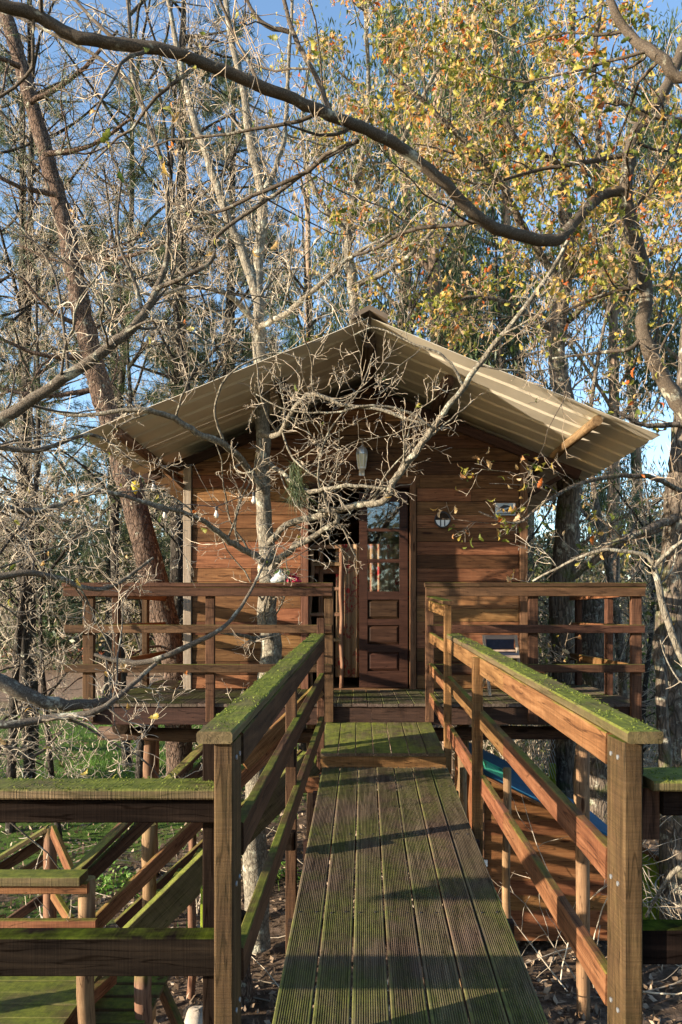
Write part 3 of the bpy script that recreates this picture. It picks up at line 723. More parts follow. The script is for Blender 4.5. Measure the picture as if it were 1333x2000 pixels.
# ------------------------------------------------------------------ railings beside the viewer's platform
rl = thing('platform_railing', 'heavy mossy topped railing crossing the lower left foreground', 'railing', (-1.2, 2.25, 1))
def fg(px, py, d=2.2): return P(px, py, d)
xL = -3.2; xR = -.438
s22 = F/2.2
def z22(py): return EYE+(VY-py)/s22
box('cap_rail', xL, xR, 2.19, 2.34, z22(1561), z22(1540), M['cap'], rl, ch=.006)
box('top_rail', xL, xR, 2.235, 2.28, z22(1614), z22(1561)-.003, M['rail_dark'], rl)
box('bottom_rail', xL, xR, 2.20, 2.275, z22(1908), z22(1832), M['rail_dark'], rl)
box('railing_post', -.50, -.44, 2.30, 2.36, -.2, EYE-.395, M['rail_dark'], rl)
moss_tufts(rl, (-2.2, 2.265, z22(1540)), (-.44, 2.265, z22(1540)), .146, 1500, 905)
rr_ = thing('platform_railing', 'short railing piece with bright green moss at the right picture edge', 'railing', (1.2, 2.25, 1))
box('cap_rail', .905, 2.6, 2.19, 2.40, z22(1545), z22(1525), M['cap'], rr_, ch=.006)
moss_tufts(rr_, (.91, 2.295, z22(1525)), (1.6, 2.295, z22(1525)), .2, 900, 906)
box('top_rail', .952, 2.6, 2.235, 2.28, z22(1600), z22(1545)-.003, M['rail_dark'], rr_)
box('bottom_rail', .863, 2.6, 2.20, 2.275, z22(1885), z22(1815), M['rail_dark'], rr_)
box('spacer_block', .863, .948, 2.25, 2.33, z22(1650), z22(1545)-.003, M['rail'], rr_, axis='z')
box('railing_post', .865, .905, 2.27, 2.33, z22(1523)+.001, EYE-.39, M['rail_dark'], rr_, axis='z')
box('spacer_block', .863, .885, 2.28, 2.34, z22(1812), z22(1735), M['rail'], rr_, axis='z')

# ------------------------------------------------------------------ stairs at the left
stair = thing('wooden_staircase', 'mossy timber stairs and landing climbing towards the bridge on the left', 'staircase', (-1.5, 5, 0))
Ys = 5.6
def sp(px, py, d=Ys): return P(px, py, d)
# landing
LZ = EYE-2.5
for i in range(5):
    box('landing_board', -3.6, -1.80+.0*i, 4.30+i*.15, 4.30+i*.15+.143, LZ-.03, LZ-.002*(i % 2), M['cap'], stair)
box('landing_joist', -3.55, -1.83, 4.28, 4.295, LZ-.15, LZ-.032, M['rail'], stair)
box('landing_joist', -1.845, -1.80, 4.30, 5.04, LZ-.15, LZ-.034, M['rail'], stair)
for i in range(7): box('walkway_board', -1.78+.0*i, -1.38, 4.45+i*.17, 4.45+i*.17+.13, LZ-.16, LZ-.13, M['cap'], stair, axis='x')
# landing railing
q0 = P(-200, 1722, 4.3); q1 = P(175, 1722, 4.3)
box('cap_rail', q0.x, q1.x-.03, 4.22, 4.36, P(0, 1722, 4.3).z, P(0, 1711, 4.3).z+.02, M['cap'], stair)
box('top_rail', q0.x, P(174, 0, 4.3).x, 4.27, 4.31, P(0, 1743, 4.3).z, P(0, 1722, 4.3).z-.002, M['railnew'], stair)
box('middle_rail', q0.x, P(196, 0, 4.3).x, 4.22, 4.26, P(0, 1820, 4.25).z, P(0, 1794, 4.25).z, M['railnew'], stair)
for px, py, d, r_ in ((170, 1715, 4.42, .052), (98, 1615, 5.6, .05), (292, 1610, 5.7, .055), (376, 1620, 6.2, .035), (285, 1860, 4.7, .0)):
    if r_ == 0: continue
    q = P(px, py, d); log('newel_post', (q.x, q.y, -.2), q, r_, M['log'], stair, sides=12, rings=9, bend=.006)
# rails rising to the right
timber('hand_rail', sp(139, 1712, 4.6), sp(432, 1425, 5.4), .10, .03, M['rail'], stair)
timber('top_rail', sp(150, 1735, 4.62), sp(445, 1452, 5.42), .035, .09, M['rail'], stair)
timber('middle_rail', sp(186, 1806, 4.5), sp(600, 1395, 5.75), .035, .10, M['railnew'], stair)
timber('middle_rail', sp(476, 1493, 5.3), sp(625, 1345, 5.8), .036, .12, M['railnew'], stair)
timber('stringer', sp(225, 1870, 4.9), sp(610, 1487, 5.75), .06, .22, M['cap'], stair)
timber('stringer', sp(240, 1815, 5.9), sp(600, 1480, 6.5), .05, .2, M['rail'], stair)
# treads between the stringers
pa, pb = sp(250, 1858, 5.0), sp(600, 1500, 5.75)
for i in range(8):
    q = pa.lerp(pb, (i+.5)/8); box('tread', q.x-.12, q.x+.12, q.y+.05, q.y+.85, q.z-.02, q.z+.02, M['cap'], stair, axis='y')
q = P(398, 1690, 4.6); box('moss_block', q.x-.02, q.x+.15, 4.6, 4.66, P(0, 1812, 4.6).z, P(0, 1735, 4.6).z, M['mossfence'], stair, axis='z')
# flight going down to the left behind the landing
timber('hand_rail', sp(-60, 1712, 5.5), sp(95, 1617, 5.6), .10, .035, M['cap'], stair)
timber('top_rail', sp(-60, 1735, 5.55), sp(92, 1640, 5.65), .035, .08, M['rail'], stair)
timber('middle_rail', sp(20, 1722, 5.55), sp(92, 1674, 5.65), .035, .07, M['rail'], stair)
timber('middle_rail', sp(10, 1806, 5.5), sp(92, 1748, 5.6), .035, .07, M['rail'], stair)
timber('brace', sp(104, 1622, 5.55), sp(143, 1712, 5.2), .035, .10, M['railnew'], stair)
timber('brace', sp(104, 1745, 5.5), sp(140, 1802, 5.2), .035, .09, M['railnew'], stair)
timber('brace', P(175, 1950, 4.5), P(222, 1908, 4.9), .05, .09, M['railnew'], stair)
timber('brace', P(310, 1915, 5.2), P(352, 2010, 5.0), .05, .09, M['rail'], stair)

# ------------------------------------------------------------------ shed under the bridge
shed = thing('garden_shed', 'small orange wooden shed with blue felt roof below the bridge', 'shed', (1.8, 6.6, 0))
hY = 6.9; sH = F/hY
hx0 = (943-VX)/sH; hx1 = hx0+1.30
hz_top = EYE+(VY-1512)/sH; slope_h = -.50
def hz(x): return hz_top+(x-hx0)*slope_h
nr = 11; zb = .16; bh = .145
shell = wallmesh([], M['shed']) if False else None
V = []; Fc = []
for (a, b_, c0, c1) in ((hx0+.03, hx1-.03, hY+.02, hY+1.9),):
    poly = [(a, zb), (b_, zb), (b_, hz(b_)-.03), (a, hz(a)-.03)]
    for p_ in slab_front(poly, c0, c1): Fc.append(list(range(len(V), len(V)+len(p_)))); V += [(x_, y_-hY, z_) for x_, y_, z_ in p_]
shell = obj('wall', mesh_py('wall', V, Fc, M['shed']), shed, (0, hY, 0))
for r_ in range(nr):
    z0 = zb+r_*bh; z1 = z0+bh-.0015
    xe = min(hx1, hx0+(hz_top-.02-z0)/(-slope_h)); xe1 = min(hx1, hx0+(hz_top-.02-z1)/(-slope_h))
    if xe-hx0 < .1: break
    xe1 = max(xe1, hx0+.02)
    vv = [(0, -.001, 0), (xe-hx0, -.001, 0), (xe1-hx0, 0, z1-z0), (0, 0, z1-z0), (0, .019, 0), (xe-hx0, .019, 0), (xe1-hx0, .019, z1-z0), (0, .019, z1-z0)]
    obj('wall_board', mesh_py('wall_board', vv, [[0, 1, 2, 3], [4, 7, 6, 5], [0, 4, 5, 1], [3, 2, 6, 7], [0, 3, 7, 4], [1, 5, 6, 2]], M['shed']), shell, (hx0, hY, z0))
for i in range(13):
    yb_ = hY+.03+i*.145; box('wall_board', hx0-.012, hx0+.028, yb_, yb_+.141, zb, hz_top-.03, M['shed'], shell, axis='z')
box('corner_post', hx0-.035, hx0+.012, hY-.03, hY+.02, zb, hz_top-.0, M['trim'], shed)
ov = .10
V = []
for (yy) in (hY-ov, hY+2.0):
    for (xx, dd) in ((hx0-.10, 0), (hx1+.1, 0), (hx1+.1, -.022), (hx0-.10, -.022)): V.append((xx-hx0, yy-hY, hz(xx)+.04+dd-hz_top))
obj('roof', mesh_py('roof', V, [[0, 1, 5, 4], [2, 3, 7, 6], [0, 4, 7, 3], [1, 2, 6, 5], [0, 3, 2, 1], [4, 5, 6, 7]], M['blue']), shed, (hx0, hY, hz_top))
timber('verge_board', (hx0-.1, hY-ov-.012, hz(hx0-.1)+.0), (hx1+.1, hY-ov-.012, hz(hx1+.1)+.0), .02, .03, M['railnew'], shed)
q = P(946, 1683, hY); tag(box('socket_box', q.x-.02, q.x+.025, hY-.05, hY-.032, q.z-.03, q.z+.03, M['white'], None, axis='z'), 'tiny white electrical box on the corner of the shed', 'electrical box')
# teal tray on shed roof
V = []; Fc = []
tx, ty = (886-VX)/(F/6.9), 6.9
addbox(-.10, .10, -.12, .12, 0, .02, V, Fc); addbox(-.10, -.085, -.12, .12, .021, .055, V, Fc); addbox(.085, .10, -.12, .12, .021, .055, V, Fc); addbox(-.084, .084, -.12, -.105, .021, .055, V, Fc); addbox(-.084, .084, .105, .12, .021, .055, V, Fc)
tag(obj('plastic_tray', mesh_py('plastic_tray', V, Fc, M['teal']), None, (hx0+.06, 6.75, hz(hx0+.06)+.09), frame_rot(Vector((1, 0, slope_h)))), 'turquoise plastic tray lying on the blue shed roof', 'tray')

# ------------------------------------------------------------------ small things
# wall lantern
lx, lz = wx(707), wz(905)
lamp = thing('wall_lantern', 'white hexagonal lantern lamp on the cabin wall above the door', 'wall lamp', (lx, WY-.10, lz))
def lathe(name, prof, k, mat, parent, loc, smooth=False, cap=True):
    V = []; Fc = []
    for r_, z in prof:
        for i in range(k): a = 2*PI*(i+.5)/k; V.append((r_*math.cos(a), r_*math.sin(a), z))
    for j in range(len(prof)-1):
        for i in range(k): Fc.append([j*k+i, j*k+(i+1) % k, (j+1)*k+(i+1) % k, (j+1)*k+i])
    if cap: Fc += [list(range(k))[::-1], [(len(prof)-1)*k+i for i in range(k)]]
    return obj(name, mesh_py(name, V, Fc, mat, smooth), parent, loc)
L0 = (lx, WY-.10, lz)
lathe('lantern_cap', [(.066, .075), (.067, .09), (.060, .118), (.042, .145), (.02, .158), (.008, .168), (.002, .185)], 8, M['wmetal'], lamp, L0)
lathe('glass_body', [(.044, -.06), (.060, .073)], 8, M['lampglass'], lamp, L0)
lathe('lantern_base', [(.01, -.10), (.03, -.09), (.047, -.078), (.047, -.062)], 8, M['white'], lamp, L0)
for i in range(8):
    a = 2*PI*(i+.5)/8
    timber('glazing_bar', Vector(L0)+Vector((.046*math.cos(a), .046*math.sin(a), -.06)), Vector(L0)+Vector((.062*math.cos(a), .062*math.sin(a), .075)), .006, .006, M['white'], lamp)
box('bracket', lx-.03, lx+.03, WY-.034, WY-.024, lz-.14, lz-.0, M['white'], lamp); timber('arm', (lx, WY-.03, lz-.11), (lx, WY-.09, lz-.095), .015, .015, M['white'], lamp)
# sign box with dark emblem
sx0, sx1, sz0, sz1 = wx(966), wx(1005), wz(1008), wz(984)
sg = box('wall_sign', sx0, sx1, WY-.06, WY-.034, sz0, sz1, M['greybox'], None, ch=.006, axis='x')
tag(sg, 'grey plate with a black diamond shaped emblem at the right end of the wall', 'sign')
cx_, cz_ = (sx0+sx1)/2, (sz0+sz1)/2+.008
def flat(name, pts, mat, parent, yy, th=.003):
    n_ = len(pts); c0 = Vector((sum(p[0] for p in pts)/n_, yy, sum(p[1] for p in pts)/n_))
    V = [(p[0]-c0.x, 0, p[1]-c0.z) for p in pts]+[(p[0]-c0.x, -th, p[1]-c0.z) for p in pts]
    Fc = [list(range(n_)), list(range(2*n_-1, n_-1, -1))]+[[i, n_+i, n_+(i+1) % n_, (i+1) % n_] for i in range(n_)]
    o = bpy.data.objects.new(name, mesh_py(name, V, Fc, mat)); COL.objects.link(o); WL[o.name] = c0
    o.parent = parent; q = parent.rotation_quaternion.to_matrix().inverted()
    o.location = q @ (c0-WL[parent.name]); o.rotation_mode = 'QUATERNION'; o.rotation_quaternion = q.to_quaternion()
    return o
flat('diamond_emblem', [(cx_-.075, cz_), (cx_-.02, cz_+.038), (cx_+.02, cz_+.036), (cx_+.078, cz_+.004), (cx_+.02, cz_-.035), (cx_-.02, cz_-.034)], M['black'], sg, WY-.0605)
flat('emblem_bar', [(cx_-.03, cz_-.006), (cx_+.03, cz_+.012), (cx_+.045, cz_+.002), (cx_-.01, cz_-.02)], M['greybox'], sg, WY-.0640)
flat('lower_line', [(sx0+.02, sz0+.022), (sx1-.02, sz0+.022), (sx1-.02, sz0+.015), (sx0+.02, sz0+.015)], M['black'], sg, WY-.0605)
# round wall ornament
rx, rz_ = wx(864), wz(1016)
orn = thing('wall_ornament', 'round wall ornament with dark upper half and white lower half', 'wall ornament', (rx, WY-.05, rz_))
V = []; Fc = []; k = 28; R0, R1 = .088, .076
for yy in (0, -.025):
    for r_ in (R1, R0):
        for i in range(k): a = 2*PI*i/k; V.append((r_*math.cos(a), yy, r_*math.sin(a)))
for i in range(k):
    j = (i+1) % k
    Fc += [[2*k+i, 2*k+j, 3*k+j, 3*k+i], [k+i, k+j, 3*k+j, 3*k+i][::-1], [i, j, 2*k+j, 2*k+i]]
obj('ring', mesh_py('ring', V, Fc, M['black']), orn, (rx, WY-.03, rz_))
def halfdisc(name, a0, a1, mat, yy):
    V = [(0, 0, 0)]+[(R1*math.cos(a0+(a1-a0)*i/14), 0, R1*math.sin(a0+(a1-a0)*i/14)) for i in range(15)]
    V += [(a, .01, c) for a, b_, c in V]; n_ = 16
    Fc = [list(range(n_))[::-1], list(range(n_, 2*n_))]+[[i, (i+1) % n_, n_+(i+1) % n_, n_+i] for i in range(n_)]
    obj(name, mesh_py(name, V, Fc, mat), orn, (rx, WY-.045, rz_-.004))
halfdisc('white_half', PI, 2*PI, M['white'], 0); halfdisc('dark_half', 0, PI, M['fascia'], 0)
for dx_ in (-.022, .022): box('crossbar', rx+dx_-.006, rx+dx_+.006, WY-.053, WY-.047, rz_-.068, rz_-.006, M['black'], orn, axis='z')
# plant pot with red flowers leaning on the terrace rail
pp = P(547, 1140, 6.62)
pot = thing('flower_pot', 'tilted zinc pot with red flowers behind the left terrace rail', 'flower pot', pp)
V = []; Fc = []; k = 20
prof = [(.045, 0), (.062, .13), (.068, .135), (.062, .14), (.055, .12)]
for r_, z in prof:
    for i in range(k): a = 2*PI*i/k; V.append((r_*math.cos(a), r_*math.sin(a), z))
for j in range(4):
    for i in range(k): Fc.append([j*k+i, j*k+(i+1) % k, (j+1)*k+(i+1) % k, (j+1)*k+i])
Fc.append(list(range(k))[::-1])
tilt = Vector((.75, -.1, .65)).normalized()
po = obj('pot', mesh_py('pot', V, Fc, M['wmetal'], True), pot, pp-Vector((.06, 0, .0)), Vector((0, 0, 1)).rotation_difference(tilt))
V, Fc = leafcloud([Vector(pp)+Vector((.075, 0, .03)), Vector(pp)+Vector((.13, 0, .04)), Vector(pp)+Vector((.16, 0, 0))], .022, 30, .04, .8)
obj('flowers', mesh_np('flowers', V-np.array(pp), Fc, M['red']), pot, pp)
V, Fc = leafcloud([Vector(pp)+Vector((.05, 0, .08)), Vector(pp)+Vector((.09, 0, -.02))], .02, 16, .06, .6)
obj('leaves', mesh_np('leaves', V-np.array(pp), Fc, M['green']), pot, pp)
# folding chair on the right terrace
cy_ = 7.25; sc = F/cy_
def cp(px, py, dy_=0): return P(px, py, cy_+dy_)
chair = thing('folding_chair', 'folding wooden chair with dark fabric back against the right cabin wall', 'chair', (cp(975, 1350).x, cy_, FZ))
timber('leg', (cp(952, 0).x, cy_-.15, FZ), cp(945, 1241, .12), .03, .022, M['chairwood'], chair, up=Vector((0, 1, 0)))
timber('leg', (cp(1013, 0).x, cy_-.15, FZ), cp(1008, 1241, .12), .03, .022, M['chairwood'], chair, up=Vector((0, 1, 0)))
timber('leg', (cp(946, 0).x, cy_+.28, FZ), cp(960, 1300, -.05), .03, .022, M['chairwood'], chair, up=Vector((0, 1, 0)))
timber('leg', (cp(1018, 0).x, cy_+.28, FZ), cp(1004, 1300, -.05), .03, .022, M['chairwood'], chair, up=Vector((0, 1, 0)))
timber('back_slat', cp(946, 1245, .12), cp(1008, 1245, .12), .02, .05, M['chairwood'], chair)
timber('backrest', cp(950, 1258, .10), cp(1004, 1258, .10), .012, .10, M['fabric'], chair)
timber('back_slat', cp(950, 1271, .08), cp(1006, 1271, .08), .02, .02, M['chairwood'], chair)
box('seat', cp(950, 0).x, cp(1006, 0).x, cy_-.16, cy_+.18, FZ+.40, FZ+.425, M['fabric'], chair, axis='x')
timber('seat_rail', (cp(948, 0).x, cy_-.17, FZ+.39), (cp(1008, 0).x, cy_-.17, FZ+.39), .02, .03, M['chairwood'], chair)
# boulder
def boulder(p, r, label):
    V = []; Fc = []; a_, b2 = 14, 9
    rg2 = np.random.default_rng(5); ph = rg2.uniform(0, 6, 6)
    for j in range(b2+1):
        th = PI*j/b2
        for i in range(a_):
            f_ = 2*PI*i/a_; q = r*(1+.10*math.sin(2*f_+ph[0])*math.sin(th)+.08*math.sin(3*f_+2*th+ph[1])+.05*math.cos(5*th+ph[2]))
            V.append((q*math.sin(th)*math.cos(f_), q*math.sin(th)*math.sin(f_), q*.85*math.cos(th)))
    for j in range(b2):
        for i in range(a_): Fc.append([j*a_+i, (j+1)*a_+i, (j+1)*a_+(i+1) % a_, j*a_+(i+1) % a_])
    return tag(obj('boulder', mesh_py('boulder', V, Fc, M['stone'], True), None, p), label, 'boulder')
q = P(388, 1985, 5.6); boulder((q.x, 5.6, .10), .14, 'pale rounded boulder on the ground beside the stair posts')
# string lights
def tube_poly(pts, r, sides, name, mat, parent, loc):
    V, Fc = tube_batch(np.array([pts]), np.full((1, len(pts)), r), sides)
    return obj(name, mesh_np(name, V-np.array(loc), Fc, mat), parent, loc)
def tube_batch(pts, rad, sides):
    """pts (m,n,3), rad (m,n) -> verts, quad faces"""
    m_, n_, _ = pts.shape
    tg = np.gradient(pts, axis=1); tg /= np.linalg.norm(tg, axis=2, keepdims=True)+1e-9
    mean = tg.mean(1); ref = np.where(np.abs(mean[:, 2:3]) > .8, np.array([[1., 0, 0]]), np.array([[0, 0, 1.]]))[:, None, :]
    u = np.cross(tg, np.broadcast_to(ref, tg.shape)); u /= np.linalg.norm(u, axis=2, keepdims=True)+1e-9
    w = np.cross(tg, u)
    a = np.arange(sides)*2*PI/sides
    V = pts[:, :, None, :]+rad[:, :, None, None]*(u[:, :, None, :]*np.cos(a)[None, None, :, None]+w[:, :, None, :]*np.sin(a)[None, None, :, None])
    V = V.reshape(-1, 3)
    base = (np.arange(m_)*n_*sides)[:, None, None]+(np.arange(n_-1)*sides)[None, :, None]+np.arange(sides)[None, None, :]
    nxt = (np.arange(sides)+1) % sides
    b2 = (np.arange(m_)*n_*sides)[:, None, None]+(np.arange(n_-1)*sides)[None, :, None]+nxt[None, None, :]
    Fc = np.stack([base, b2, b2+sides, base+sides], -1).reshape(-1, 4)
    return V, Fc
sl_ = thing('string_lights', 'string of frosted bulbs hanging across the left front of the cabin', 'string lights', P(400, 980, 6.2))
spts = [P(268, 930, 6.25), P(300, 938, 6.2), P(322, 992, 6.2), P(370, 985, 6.2), P(423, 990, 6.2), P(460, 975, 6.2), P(496, 962, 6.25), P(520, 950, 6.4)]
tube_poly([tuple(p) for p in spts], .004, 5, 'cable', M['black'], sl_, tuple(WL[sl_.name]))
for p_ in (spts[1], spts[2], spts[4], spts[6]):
    lathe('bulb', [(.009, 0), (.010, -.015), (.019, -.035), (.021, -.05), (.014, -.066), (.003, -.07)], 12, M['bulb'], sl_, p_-Vector((0, 0, .03)), True)
    lathe('socket', [(.012, .0), (.012, .035)], 8, M['black'], sl_, p_-Vector((0, 0, .032)))
q = P(265, 952, 6.2)
bf = lathe('hanging_toy', [(.004, .06), (.03, .045), (.035, .01), (.02, -.03), (.004, -.06)], 10, M['yellow'], None, q, True); tag(bf, 'small yellow plastic ornament hanging under the left roof corner', 'ornament')

# ------------------------------------------------------------------ vegetation toolkit
def catmull(P_, n_):
    P_ = np.asarray(P_, float)
    Q = np.vstack([2*P_[0]-P_[1], P_, 2*P_[-1]-P_[-2]])
    out = []
    t_ = np.linspace(0, len(P_)-1, n_)
    for t in t_:
        i = min(int(t), len(P_)-2); u = t-i
        p0, p1, p2, p3 = Q[i:i+4]
        out.append(.5*((2*p1)+(-p0+p2)*u+(2*p0-5*p1+4*p2-p3)*u*u+(-p0+3*p1-3*p2+p3)*u**3))
    return np.array(out)
def norm(a): return a/(np.linalg.norm(a, axis=-1, keepdims=True)+1e-9)
def grow(Sx, D, L, R, n_, wig, trop, rng, rtip=.35, kink=0.0):
    m_ = len(Sx); pts = np.zeros((m_, n_, 3)); pts[:, 0] = Sx; d = norm(D); cur = Sx.copy()
    for i in range(1, n_):
        d = norm(d+rng.normal(0, wig, (m_, 3))+np.asarray(trop))
        cur = cur+d*(L/(n_-1))[:, None]; pts[:, i] = cur
    rad = R[:, None]*np.linspace(1, rtip, n_)[None]
    return pts, rad
def spawn(pts, rad, k, rng, ang=(35, 75), lr=(.35, .7), Lp=None, t0=.15, rr=.6, bias=None, rmin=.0):
    m_, n_, _ = pts.shape
    if Lp is None: Lp = np.linalg.norm(np.diff(pts, axis=1), axis=2).sum(1)
    idx = np.repeat(np.arange(m_), k); t = rng.uniform(t0, 1, len(idx))*(n_-1)
    i = np.minimum(t.astype(int), n_-2); u = (t-i)[:, None]
    a = pts[idx, i]; b_ = pts[idx, i+1]; st = a+(b_-a)*u; tg = norm(b_-a)
    r = rad[idx, i]*(1-u[:, 0])+rad[idx, i+1]*u[:, 0]
    pr = rng.normal(0, 1, (len(idx), 3)); pr -= tg*(pr*tg).sum(1, keepdims=True); pr = norm(pr)
    th = np.radians(rng.uniform(*ang, len(idx)))[:, None]
    D = tg*np.cos(th)+pr*np.sin(th)
    if bias is not None: D = norm(D+np.asarray(bias))
    L = Lp[idx]*rng.uniform(*lr, len(idx))*(1-.45*t/(n_-1)); R = np.maximum(r*rr*rng.uniform(.7, 1, len(r)), rmin)
    return st, D, L, R
def join(parts):
    V = []; Fc = []; o_ = 0
    for v_, f_ in parts: V.append(v_); Fc.append(f_+o_); o_ += len(v_)
    return np.vstack(V), np.vstack(Fc)
def limb(ctrl, radii, n_=None, jit=.5, rng=RNG):
    ctrl = [tuple(c) for c in ctrl]; n_ = n_ or max(8, len(ctrl)*4)
    p = catmull(ctrl, n_); r = np.interp(np.linspace(0, 1, n_), np.linspace(0, 1, len(radii)), radii)
    j = rng.normal(0, 1, p.shape)*(r[:, None]*jit*.35); j[0] = 0
    return p+j, r
def px(lst):  # list of (px,py,depth)
    return [P(*q) for q in lst]
def make_tree(name, label, cat, limbs, barkm, twigm, levels, rng, group=None, sides=10, parts=('trunk', 'limb'), trop=(0, 0, .03), rmin=.0022, filt=None, bias=None, wig=.2):
    """limbs: list of (points, radii, n_children_per_metre). First limb is the trunk."""
    loc = limbs[0][0][0]; loc = (float(loc[0]), float(loc[1]), 0.0)
    root = thing(name, label, cat, loc, group)
    tips = []; tw = []
    lv = [[], [], [], []]
    for li, (p, r, dens) in enumerate(limbs):
        V, Fc = tube_batch(p[None], r[None], sides)
        # knobbly surface
        V = V+RNG.normal(0, 1, V.shape)*float(r.mean())*.05
        obj(parts[0] if li == 0 else parts[1], mesh_np('bark', V-np.array(loc), Fc, barkm), root, loc)
        L = np.linalg.norm(np.diff(p, axis=0), axis=1).sum()
        k = int(dens*L)
        if k: lv[0].append(spawn(p[None], r[None], k, rng, lr=(levels[0][1]/L, levels[0][2]/L), t0=.05, rr=.5, bias=bias))
    cur = tuple(np.concatenate([q[i] for q in lv[0]]) for i in range(4)) if lv[0] else None
    if cur is None: return root, np.zeros((0, 3)), np.zeros((0, 3))
    allp = []
    for k, lvv in enumerate(levels):
        n_ = lvv[3]; R = np.clip(cur[3], rmin, lvv[4])
        pts, rad = grow(cur[0], cur[1], cur[2], R, n_, wig+.05*k, trop, rng, .4)
        rad = np.maximum(rad, rmin*.75)
        if filt is not None:
            keep = filt(pts); pts = pts[keep]; rad = rad[keep]
        tw.append(tube_batch(pts, rad, 5 if k == 0 else 3)); allp.append(pts)
        if k < len(levels)-1:
            cur = spawn(pts, rad, levels[k+1][0], rng, lr=(levels[k+1][1], levels[k+1][2]), rr=.62, t0=.12)
    if len(tw) > 1: big = tw[0]; rest = join(tw[1:])
    else: big = tw[0]; rest = None
    tag(obj('branches', mesh_np('branches', big[0]-np.array(loc), big[1], barkm if rest is not None else twigm), root, loc), kind='stuff')
    if rest is not None: tag(obj('twigs', mesh_np('twigs', rest[0]-np.array(loc), rest[1], twigm), root, loc), kind='stuff')
    tip = allp[-1]; tips = tip[:, -1]; td = tip[:, -1]-tip[:, -2]
    return root, tips, norm(td), allp

# keep twigs from passing through the cabin's inside and the door sightline is left open
def not_in_cabin(pts):
    q = pts.reshape(-1, 3) if pts.ndim == 2 else pts
    x, y_, z = pts[..., 0], pts[..., 1], pts[..., 2]
    inside = (x > WX0-.1) & (x < WX1+.1) & (y_ > WY-.12) & (z < RA-SL*np.abs(x-AX)+.1) & (y_ < WB+.2)
    under = (y_ > 6.25) & (y_ < 12.2) & (np.abs(z-(RA-SL*np.abs(x-AX))) < .05) & (np.abs(x-AX) < 2.6)
    onbridge = (x > -.45) & (x < .9) & (y_ < 6.5) & (z < EYE-.1)
    close = (y_ < 2.3)
    return ~(inside | under | onbridge | close).any(axis=1)

